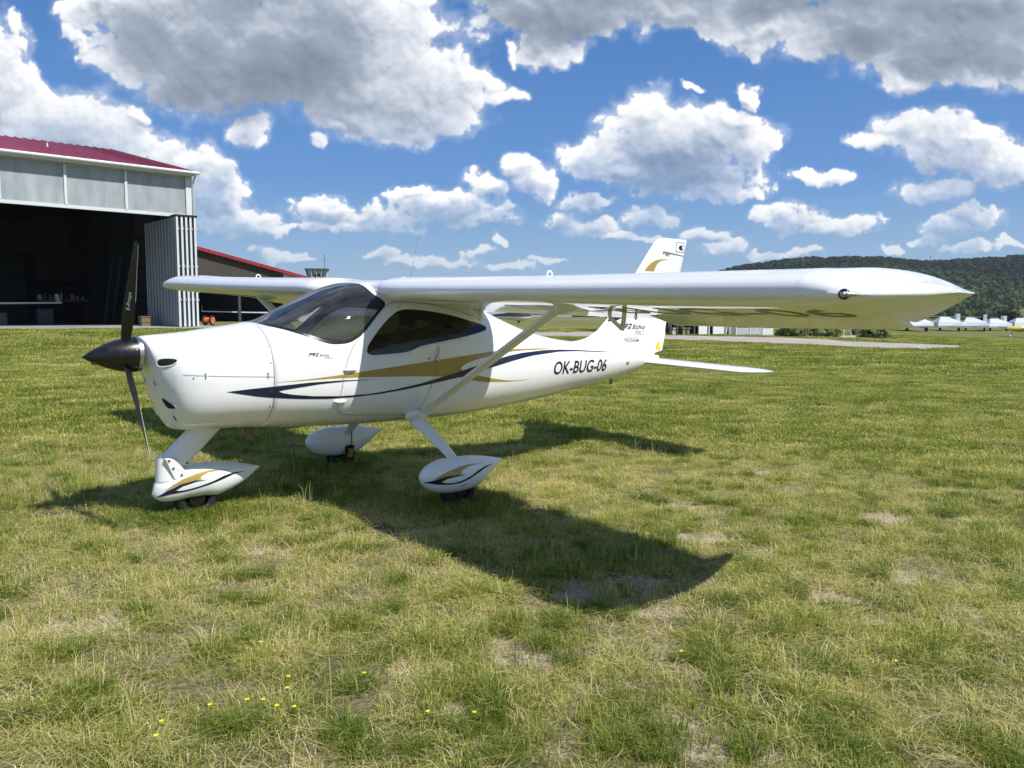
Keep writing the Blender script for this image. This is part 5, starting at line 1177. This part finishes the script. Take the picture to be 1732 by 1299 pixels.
# ------------------------------------------------------------------ second shed with a sloping red roof
h2 = empty('open_shed', 'long dark boarded shed with sloping red roof edge behind the hangar', 'shed', (0, 60, 0))
def rz_(x): return 4.78 - (x - 32.9) * .2185
gq = MB(); gq.hexa([(12, 0, 4.0), (31.0, 0, 4.0), (31.0, .15, 4.0), (12, .15, 4.0), (12, 0, rz_(12)), (31.0, 0, rz_(31.0)), (31.0, .15, rz_(31.0)), (12, .15, rz_(12))]); gq.build('gable', WOOD, h2)
gq = MB(); gq.hexa([(31.02, -.02, .95), (33.6, -.02, .95), (33.6, .15, .95), (31.02, .15, .95), (31.02, -.02, rz_(31.02)), (33.6, -.02, rz_(33.6)), (33.6, .15, rz_(33.6)), (31.02, .15, rz_(31.02))]); gq.build('end_panel', SHEET, h2)
rq = MB(); rq.hexa([(12, -.4, rz_(12)), (34.6, -.4, rz_(34.6)), (34.6, 26, rz_(34.6)), (12, 26, rz_(12)), (12, -.4, rz_(12) + .28), (34.6, -.4, rz_(34.6) + .28), (34.6, 26, rz_(34.6) + .28), (12, 26, rz_(12) + .28)]); rq.build('roof', ROOFR, h2)
MB().box((12, 25, .9), (33.6, 25.2, 4.5)).box((33.4, .16, .9), (33.6, 25, 4.4)).box((12, .2, .9), (12.2, 25, 6)).build('wall', INW, h2)
for a in (17, 22, 27): MB().box((a, .2, .95), (a + .22, .42, 3.995)).build('post', WOOD, h2)
glider('white glider with upturned wingtip in front of the dark shed', (30.2, 57.5, 1.55), R(62), span=7.2)
dg = empty('cable_reel', 'small orange and white cable reel on wheels beside the hangar corner', 'reel', (16.3, 39.4, zg(16.3, 39.4) + .28), R(35))
OR = mat('orange_paint', (.75, .16, .03, 1), .5)
MB().tube([(0, -.26, 0), (0, -.20, 0)], .28, 24).build('wheel', RUBBER, dg, True); MB().tube([(0, .20, 0), (0, .26, 0)], .28, 24).build('wheel', RUBBER, dg, True)
MB().tube([(0, -.275, 0), (0, -.18, 0), (0, .18, 0), (0, .275, 0)], [.20, .17, .17, .20], 20).build('drum', OR, dg, True)
MB().tube([(.1, -.1, -.1), (.5, -.1, -.22)], .03, 8).build('tow_bar', WH2, dg, True)
# ------------------------------------------------------------------ control tower
tw = empty('control_tower', 'small airfield control tower with glazed cab and red and white checks', 'tower', (72.0, 129.7, .9), R(-32))
cb = MB(); cb.hexa([(-1.65, -1.65, 7.7), (1.65, -1.65, 7.7), (1.65, 1.65, 7.7), (-1.65, 1.65, 7.7), (-1.95, -1.95, 9.05), (1.95, -1.95, 9.05), (1.95, 1.95, 9.05), (-1.95, 1.95, 9.05)])
cab = cb.build('cab_glazing', glass('tower_glass', (.45, .52, .50), .9, 1.5), tw)
mu = MB()
for k in range(5):
    f = -1 + .5 * k
    for s in (-1, 1): mu.tube([(1.67 * f, 1.67 * s, 7.7), (1.97 * f, 1.97 * s, 9.05)], .06, 6); mu.tube([(1.67 * s, 1.67 * f, 7.7), (1.97 * s, 1.97 * f, 9.05)], .06, 6)
mu.build('mullions', FRAME, cab)
MB().box((-2.15, -2.15, 9.06), (2.15, 2.15, 9.22)).build('roof', GREYMETAL, tw)
MB().box((-1.4, -1.4, 0), (1.4, 1.4, 7.0)).build('shaft', FRAME, tw)
ck = MB(); ckr = MB()
for k in range(6):
    a = -1.65 + .55 * k
    for s in (-1, 1):
        (ck if k % 2 else ckr).box((a, s * 1.65 - .03, 7.02), (a + .55, s * 1.65 + .03, 7.68)); (ck if k % 2 else ckr).box((s * 1.65 - .03, a, 7.02), (s * 1.65 + .03, a + .55, 7.68))
ck.build('white_checks', WH2, tw); ckr.build('red_checks', mat('red_paint', (.45, .02, .03, 1), .5), tw)
MB().box((-1.6, -1.6, 7.01), (1.6, 1.6, 7.69)).build('balcony_band', FRAME, tw)
MB().box((-.5, -.4, 7.72), (.5, .4, 8.3)).build('desk', INW, tw)
MB().tube([(1.4, 0, 9.2), (1.4, 0, 12.0)], .05, 6).tube([(1.0, 0, 10.9), (2.1, 0, 10.9)], .03, 6).tube([(1.4, 0, 11.6), (1.4, .6, 11.6)], .03, 6).build('mast', GREYMETAL, tw)
# ------------------------------------------------------------------ distant sheds beyond the field
for i, (u, v, D, w_, h) in enumerate(((992, 537, 270, 9, 1.6), (1020, 537, 280, 12, 1.5), (915, 537, 300, 26, 1.4), (950, 537, 310, 10, 1.8))):
    q = wpos(u, v, D); q.z = zg(q.x, q.y); s = empty('distant_shed', ['dark blue low shed far beyond the tail strut', 'pale low shed just left of the tail, far away', 'longest pale shed on the horizon under the wing', 'grey shed on the horizon between two pale ones'][i], 'shed', q, YAW, 'sheds on the far side of the airfield')
    MB().box((-w_ / 2, 0, -.5), (w_ / 2, 6, h)).build('wall', [MISC[1], SHEET, SHEET, MISC[0]][i], s); MB().hexa([(-w_ / 2 - .3, -.3, h), (w_ / 2 + .3, -.3, h), (w_ / 2 + .3, 6.3, h), (-w_ / 2 - .3, 6.3, h), (-w_ / 2 - .3, 2.8, h + .8), (w_ / 2 + .3, 2.8, h + .8), (w_ / 2 + .3, 3.2, h + .8), (-w_ / 2 - .3, 3.2, h + .8)]).build('roof', GREYMETAL, s)
# covered light aircraft hull parked beyond
q = wpos(828, 546, 66); cv = empty('covered_aircraft', 'white aircraft hull under a black cover parked on the far grass', 'aircraft', (q.x, q.y, zg(q.x, q.y) + .50), YAW + .06)
hb_ = blob_fus(3.5, .40, .34, nose=.3); hb_.V = [(3.5 - x, y, z) for x, y, z in hb_.V]; hb_.build('fuselage', WH2, cv, True)
hc = blob_fus(3.5, .44, .37, nose=.3); hc.V = [(3.52 - x * 1.01, y, max(z, .02) + .05) for x, y, z in hc.V]; hc.build('cover', BLACK, cv, True)
MB().tube([(2.4, 0, -.2), (2.4, 0, -.45)], .03, 8).tube([(2.4, -.05, -.40), (2.4, .05, -.40)], .10, 12).build('landing_wheel', RUBBER, cv)
# ------------------------------------------------------------------ low pavilion on the right
A_, B_ = Vector((37.6, 24.3, 0)), Vector((48.6, 22.9, 0)); dv = (B_ - A_); pz = .42
pv = empty('low_pavilion', 'long low grey pavilion with white doors and glazed end behind the tailplane', 'building', (A_.x, A_.y, zg(42, 24) - .08), math.atan2(dv.y, dv.x))
LP = dv.length; MB().box((.1, 4.6, 0), (LP, 4.7, 2.6)).box((.0, 0.1, 0), (.1, 4.6, 2.6)).build('wall', INW, pv)
MB().box((-.3, -.5, 2.6), (LP + .3, 5, 2.78)).build('roof', GREYMETAL, pv); MB().box((-.1, -.05, -.1), (LP + .05, 4.8, .05)).build('floor_slab', CONC, pv)
for f0, f1, nm, m in ((.335, .405, 'door', WH2), (.455, .55, 'door', WH2), (.905, 1.0, 'end_panel', WH2)):
    d_ = MB().box((LP * f0, .0, .15 if nm == 'door' else .05), (LP * f1, .05, 2.45)).build(nm, m, pv)
    if nm == 'door': MB().box((LP * f0 + .08, -.03, 1.0), (LP * f0 + .12, -.004, 1.25)).build('handle', GREYMETAL, d_)
for f in (.0, .11, .16, .30, .42, .565, .60, .655, .78, .90): MB().box((LP * f - .04, -.02, .05), (LP * f + .04, .08, 2.6)).build('post', FRAME if f > .3 else GREYMETAL, pv)
MB().box((LP * .66, .03, .08), (LP * .90, .06, .55)).build('glazed_panel', SHEET, pv); MB().box((LP * .66, .03, .85), (LP * .90, .05, 2.5)).build('glazed_panel', glass('pane', (.5, .56, .58), 1, 1.5), pv); MB().box((LP * .66, .0, .56), (LP * .90, .08, .84)).build('dark_rail', MISC[0], pv)
MB().box((LP * .61, .02, .1), (LP * .65, .06, .7)).box((LP * .91, -.02, .50), (LP * .99, -.003, .62)).build('trim', MISC[0], pv)
for i in range(5):
    o = MB().box((-.35, -.3, .45), (.35, .3, .52)).box((-.3, -.25, 0), (-.25, .25, .45)).box((.25, -.25, 0), (.3, .25, .45)).box((-.35, .25, .5), (.35, .31, .95 + .1 * (i % 2))).build('garden_seat', [WH2, MISC[0], WOOD, WH2, MISC[3]][i])
    o.location = pv.matrix_basis @ Vector((LP * (.04 + .062 * i), .8 + .35 * (i % 2), .05)); o.rotation_euler = (0, 0, .3 * i)
    tag(o, ['white seat at the left end inside the pavilion', 'grey seat second from the left in the pavilion', 'dark wooden seat in the middle of the pavilion row', 'white seat second nearest the pavilion doors', 'beige seat closest to the pavilion doors'][i], 'seat', 'seats under the pavilion roof')
# low stacks in the weeds
PAL = mat('weathered_wood', (.24, .20, .15, 1), .9, noise=.3)
def pallet(label, u, v, D, w_, whitetop=False, rz=0, h=.55):
    q = wpos(u, v, D); p = empty('pallet_stack', label, 'pallets', (q.x, q.y, zg(q.x, q.y)), YAW + rz, 'low stacks standing in the weeds')
    for k in range(3):
        b_ = MB()
        for j in range(6): b_.box((-w_ / 2 + j * w_ / 6, -.5, h * (k + .7) / 3), (-w_ / 2 + (j + .7) * w_ / 6, .5, h * (k + .9) / 3))
        for yy in (-.45, 0, .4): b_.box((-w_ / 2, yy, h * k / 3), (w_ / 2, yy + .08, h * (k + .68) / 3))
        b_.build('pallet', PAL, p)
    if whitetop: MB().box((-w_ / 2 - .03, -.55, h + .01), (w_ / 2 + .03, .55, h + .06)).build('white_board', WH2, p)
pallet('low dark pallets nearest the pavilion end', 1352, 564, 58, 1.2); pallet('white topped pallets right of the pavilion', 1372, 563, 60, 1.3, True); pallet('narrow white topped pallets amid the weeds', 1402, 563, 61, 1.1, True); pallet('widest dark pallets further right in the weeds', 1458, 564, 62, 1.6, False, .1); pallet('small dark pallets at the right end of the weeds', 1492, 563, 63, .8, False, -.1, .5)
q = wpos(1432, 569, 55); sh = empty('sawhorse', 'small white trestle standing at the edge of the concrete strip', 'trestle', (q.x, q.y, zg(q.x, q.y)), YAW)
for a in (-.3, .3): MB().tube([(a, -.2, 0), (a * .6, 0, .65)], .03, 6).build('leg', WH2, sh); MB().tube([(a, .2, 0), (a * .6, 0, .65)], .03, 6).build('leg', WH2, sh)
MB().box((-.45, -.04, .64), (.45, .04, .72)).build('beam', WH2, sh); MB().box((-.5, -.25, .0), (.5, -.22, .16)).build('foot_board', WH2, sh)
# ------------------------------------------------------------------ glider trailers
TRG = mat('trailer_skirt', (.30, .36, .42, 1), .5)
def trailer():
    t = empty('glider_trailer', 'x', 'trailer')
    b = MB(); b.hexa([(-1.35, -1.0, .42), (1.35, -1.0, .42), (1.35, 5.5, .42), (-1.35, 5.5, .42), (-1.25, -.6, 1.02), (1.30, -.8, .98), (1.30, 5.5, .9), (-1.25, 5.5, .9)]); b.build('body', WH2, t, bevel=.06)
    l = MB(); l.hexa([(-1.22, -.55, 1.025), (1.24, -.7, .99), (1.24, 5.3, .96), (-1.22, 5.3, .96), (-.95, .3, 1.62), (-.15, .2, 1.60), (.6, 4.8, 1.25), (-.95, 4.8, 1.25)]); lid = l.build('lid', WH2, t, bevel=.05)
    MB().box((-1.37, -1.03, .50), (1.37, -1.004, .60)).build('stripe', TRG, t)
    MB().box((.85, 1.2, 1.0), (1.2, 2.6, 1.95)).build('fin_box', WH2, t, bevel=.05)
    for s in (-1, 1): w_ = MB().tube([(s * .95 - .09, .2, .26), (s * .95 + .09, .2, .26)], .26, 18).build('wheel', RUBBER, t); MB().tube([(s * .95 - .10, .2, .26), (s * .95 + .10, .2, .26)], .12, 12).build('rim', METAL, w_)
    MB().tube([(0, -1, .45), (0, -2.2, .40)], .05, 8).build('tow_bar', GREYMETAL, t); return t
t0 = trailer(); TRL = [(1551, 560, 84, .25, 1.0, 'leftmost white glider trailer, right next to the aileron tip'), (1606, 560, 91, .05, 1.0, 'second white trailer from the wingtip with a tall box'), (1649, 560, 95, -.1, 1.0, 'middle white trailer between two similar ones'), (1689, 559, 99, .1, .95, 'fourth white trailer, partly behind the yellow nosed aircraft'), (1733, 558, 104, 0, 1.0, 'rightmost white trailer cut by the edge of the view')]
for i, (u, v, D, rz, s, lb) in enumerate(TRL):
    if i == 0: r_ = t0
    else:
        r_ = t0.copy(); C.objects.link(r_)
        for ch in t0.children:
            c_ = ch.copy(); C.objects.link(c_); c_.parent = r_
            for g_ in ch.children: d_ = g_.copy(); C.objects.link(d_); d_.parent = c_
    q = wpos(u, v, D); r_.location = (q.x, q.y, zg(q.x, q.y)); r_.rotation_euler = (0, 0, YAW + rz - .4); r_.scale = (s, s, s); tag(r_, lb, 'trailer', 'white glider trailers in a row')
q = wpos(1703, 553, 70); yp = empty('parked_aircraft', 'small white aircraft with a yellow nose parked at the right edge', 'aircraft', (q.x, q.y, zg(q.x, q.y) + .72), YAW - .1)
YEL = mat('yellow_gelcoat', (.75, .58, .06, 1), .35, coat=.3)
fz = blob_fus(5.5, .30, .30, nose=.4); fz.build('fuselage', WH2, yp, True)
nz_ = MB().rings([[(x, r * math.cos(a), r * math.sin(a)) for a in [2 * math.pi * k / 16 for k in range(16)]] for x, r in ((-.02, .02), (.15, .14), (.5, .215), (.95, .28), (1.15, .30))]); nz_.build('nose_cone', YEL, yp, True)
slabw([(1.3, -4.2, .10), (2.1, -4.2, .10), (2.3, 0, .0), (2.1, 4.2, .10), (1.3, 4.2, .10), (1.1, 0, .0)], .12).build('wing', WH2, yp)
MB().tube([(.5, 0, -.2), (.35, 0, -.5)], .05, 8).tube([(.35, -.06, -.52), (.35, .06, -.52)], .16, 14).build('nose_wheel', WH2, yp); MB().tube([(1.6, -.6, -.1), (1.7, -.9, -.5)], .05, 8).tube([(1.7, -.98, -.52), (1.7, -.84, -.52)], .18, 14).build('main_wheel', WH2, yp)
slabw([(4.7, 0, 0), (5.5, 0, 0), (5.6, 1.2, 0), (5.2, 1.2, 0)], .06).build('tail_fin', YEL, yp).matrix_local = Matrix.Translation((0, 0, .1)) @ Matrix.Rotation(R(90), 4, 'X')
# ------------------------------------------------------------------ wooded hills, right
RID = [(1000, 540), (1120, 512), (1180, 480), (1230, 456), (1280, 447), (1330, 441), (1400, 437), (1480, 438), (1560, 443), (1640, 440), (1732, 434), (1900, 426), (2150, 430), (2500, 445)]
us = [(p[0] - 866) / FPX for p in RID]; hs = [(534 - p[1] - 15) / FPX for p in RID]
nu, nd = 130, 40; HV = []; DB, DR = 470., 1050.
def hillp(u, f):
    d = DB + (DR + 500 - DB) * f; h = pchip(us, hs, u); top = 1.5 + h * DR; k = min(1, (d - DB) / (DR - DB))
    s = k * k * (3 - 2 * k) * .65 + .35 * math.sin(k * math.pi / 2) ** 1.3; z = -2 + (top + 2) * s
    return Vector((CAMP.x, CAMP.y, 0)) + FW * d + RT * u * d + UP * z
for i in range(nu + 1):
    u = .12 + .85 * i / nu
    for j in range(nd + 1): p = hillp(u, j / nd); HV.append(p + UP * (3 * math.sin(u * 37 + j * .3) * (j / nd)))
hm = mat('hill_ground', (.05, .075, .03, 1), .95, noise=.3, nscale=.02)
hills = mesh('hills', HV, [(i * (nd + 1) + j, (i + 1) * (nd + 1) + j, (i + 1) * (nd + 1) + j + 1, i * (nd + 1) + j + 1) for i in range(nu) for j in range(nd)], hm); tag(hills, kind='structure')
FC = bpy.data.collections.new('forest_source')
FM = bpy.data.materials.new('forest_leaves'); FM.use_nodes = True; t = NT(FM.node_tree); b = t.n['Principled BSDF']; ta = t.n.new('ShaderNodeAttribute'); ta.attribute_name = 'tint'; ta.attribute_type = 'INSTANCER'
geo = t.n.new('ShaderNodeNewGeometry'); nz = t.noise(geo.outputs['Position'], .35, 4, .7)
t.link(t.ramp(t.math('ADD', ta.outputs['Fac'], t.math('MULTIPLY', t.math('SUBTRACT', nz, .5), .5)), [(0, (.018, .034, .018)), (.5, (.040, .068, .026)), (1, (.085, .125, .040))]), b.inputs['Base Color']); b.inputs['Roughness'].default_value = .9; b.inputs['Specular IOR Level'].default_value = .1
def crown(name, seed, n=150, tall=1.0):
    r = np.random.default_rng(seed); V, F = [], []
    cs = [(r.normal(0, .35), r.normal(0, .35), .55 + .5 * r.random(), .45 + .3 * r.random()) for _ in range(6)]
    for i in range(n):
        c = cs[r.integers(0, 6)]; d = r.normal(size=3); d /= np.linalg.norm(d); d[2] = abs(d[2]) * .9 - .15; p = np.array(c[:3]) + d * c[3]; p[2] *= tall
        a = r.normal(size=3); a -= d * a.dot(d) * .6; a /= np.linalg.norm(a); b2 = np.cross(d, a); s = .13 + .13 * r.random(); o = len(V)
        V += [tuple(p - a * s - b2 * s * .6), tuple(p + a * s - b2 * s * .7), tuple(p + a * s * .6 + b2 * s), tuple(p - a * s * .8 + b2 * s)]; F.append((o, o + 1, o + 2, o + 3))
    me = bpy.data.meshes.new(name); me.from_pydata(V, [], F); me.materials.append(FM); o = bpy.data.objects.new(name, me); FC.objects.link(o)
for i in range(4): crown('crown%d' % i, 90 + i, 190, 1 + .25 * (i % 2))
N = 15000; uu_ = .19 + .75 * RNG.random(N); ff = RNG.random(N) ** .9 * .62
HP = [hillp(float(a), float(b_)) for a, b_ in zip(uu_, ff)]
hx = np.array([p.x for p in HP]); hy = np.array([p.y for p in HP]); nzv = fbm(hx * .004, hy * .004, 1, 4, 701, .6)
kk = (ff / .54); tint = np.clip(.78 - .62 * sstep(kk + nzv * 1.3, .30, .62) + .12 * RNG.standard_normal(N), 0, 1)
fp = bpy.data.meshes.new('forest'); fp.vertices.add(N); fp.vertices.foreach_set('co', np.array([tuple(p) for p in HP]).ravel().astype(np.float32))
for nm, ty, ar in (('idx', 'INT', RNG.integers(0, 4, N).astype(np.int32)), ('scl', 'FLOAT', (3.2 + 2.6 * RNG.random(N)).astype(np.float32)), ('tint', 'FLOAT', tint.astype(np.float32)), ('rot', 'FLOAT', (RNG.random(N) * 6.28).astype(np.float32))):
    a_ = fp.attributes.new(nm, ty, 'POINT'); a_.data.foreach_set('value', ar)
fo = bpy.data.objects.new('forest', fp); C.objects.link(fo); tag(fo, 'dense dark green forest covering the distant hillside', 'forest', kind='stuff')
md = fo.modifiers.new('scatter', 'NODES'); md.node_group = instancer(FC)
for i, (u, y0, y1) in enumerate(((1320, 427, 444), (1430, 426, 441), (1567, 424, 445))):
    q = hillp((u - 866) / FPX, .52); h = (444 - y0) / FPX * 1050; m_ = MB().tube([(0, 0, -4), (0, 0, h)], [.5, .25], 6)
    for k in range(3): m_.tube([(-1.2, 0, h * (.6 + .15 * k)), (1.2, 0, h * (.6 + .15 * k))], .18, 5)
    o = m_.build('radio_mast', GREYMETAL); o.location = q + UP * 2; tag(o, ['leftmost radio mast on the wooded ridge', 'middle radio mast on the ridge, above the wingtip', 'rightmost radio mast on the wooded ridge'][i], 'mast', 'radio masts on the ridge')
# sandy mound and dark tree at the right edge
mv = []; mf = []; n = 40
q0 = wpos(1735, 534, 190)
for i in range(n + 1):
    for j in range(n + 1):
        a, b_ = (i / n * 2 - 1) * 14, (j / n * 2 - 1) * 12; r = math.hypot(a / 9.5, b_ / 9); mv.append((q0.x + RT.x * a + FW.x * b_, q0.y + RT.y * a + FW.y * b_, zg(q0.x, q0.y) - .3 + 3.6 * max(0, 1 - r * r) ** 1.3 * (1 + .12 * math.sin(a * 1.1 + b_) + .08 * math.sin(2.7 * a)) - .3 * r))
mf = [(i * (n + 1) + j, (i + 1) * (n + 1) + j, (i + 1) * (n + 1) + j + 1, i * (n + 1) + j + 1) for i in range(n) for j in range(n)]
tag(mesh('earth_mound', mv, mf, mat('dry_mound', (.20, .17, .10, 1), .95, noise=.35, nscale=.35, bump=.5, bscale=3)), kind='structure')
def tree(label, u, v, D, w_, h, seed, name='round_tree', cat='tree', group=None):
    q = wpos(u, v, D); t = empty(name, label, cat, (q.x, q.y, zg(q.x, q.y)), 0, group)
    MB().tube([(0, 0, -.2), (.1, 0, h * .3), (0, .1, h * .7)], [.22, .16, .06], 8).tube([(.05, 0, h * .3), (w_ * .25, .2, h * .6)], [.1, .04], 6).tube([(.05, 0, h * .35), (-w_ * .25, -.2, h * .6)], [.1, .04], 6).build('trunk', WOOD, t, True)
    r = np.random.default_rng(seed); V, F = [], []; cs = [(r.normal(0, w_ * .2), r.normal(0, w_ * .2), h * (.35 + .4 * r.random()), w_ * (.16 + .12 * r.random())) for _ in range(14)]
    for i in range(1700):
        c = cs[r.integers(0, 14)]; d = r.normal(size=3); d /= np.linalg.norm(d); p = np.array(c[:3]) + d * c[3] * (.6 + .5 * r.random()); p[2] = max(p[2], .15); a = r.normal(size=3); a /= np.linalg.norm(a); b2 = np.cross(d, a); s = .10 + .10 * r.random(); o = len(V)
        V += [tuple(p - a * s), tuple(p + b2 * s), tuple(p + a * s), tuple(p - b2 * s)]; F.append((o, o + 1, o + 2, o + 3))
    mesh('crown', V, F, WEED if h < 1 else LEAFD, t, False); return t
WEED = mat('weed_green', (.13, .17, .05, 1), .9, noise=.4, nscale=2)
LEAFD = mat('dark_leaves', (.028, .050, .020, 1), .85, noise=.5, nscale=1.5)
tree('dark rounded bush standing right of the trailers, before the mound', 1706, 543, 150, 4.4, 3.6, 5)
tree('low bush in front of the far green field', 1668, 538, 190, 2.6, 1.9, 6, 'low_bush', 'bush')
for i, (u, v, D, w_, h) in enumerate(((1336, 568, 53, 1.5, .42), (1390, 569, 55, 2.2, .32), (1470, 569, 57, 2.6, .30))):
    tree(['small bush of weeds at the pavilion corner', 'weeds growing before the white topped pallets', 'long low weeds before the widest pallets'][i], u, v, D, w_, h, 30 + i, 'weed_clump', 'weeds', 'weed clumps near the pavilion')
FB = mat('crop_green', (.11, .17, .08, 1), .95, noise=.15, nscale=.02)
sheet('crop_field', [(330, 60), (520, 40), (560, 130), (380, 170)], FB, 1.2, 40)

# ------------------------------------------------------------------ air between here and the hills
if HAZE:
    hzm = bpy.data.materials.new('haze_air'); hzm.use_nodes = True; t = NT(hzm.node_tree); t.n.clear(); pv_ = t.n.new('ShaderNodeVolumePrincipled'); pv_.inputs['Color'].default_value = (.80, .88, 1, 1); pv_.inputs['Density'].default_value = HAZE; pv_.inputs['Anisotropy'].default_value = .2
    o_ = t.n.new('ShaderNodeOutputMaterial'); t.link(pv_.outputs[0], o_.inputs['Volume'])
    hz_ = MB().box((-1560, -1560, -6), (2660, 2660, 150)).build('haze', hzm); tag(hz_, 'thin pale air over the airfield', 'haze', kind='stuff')
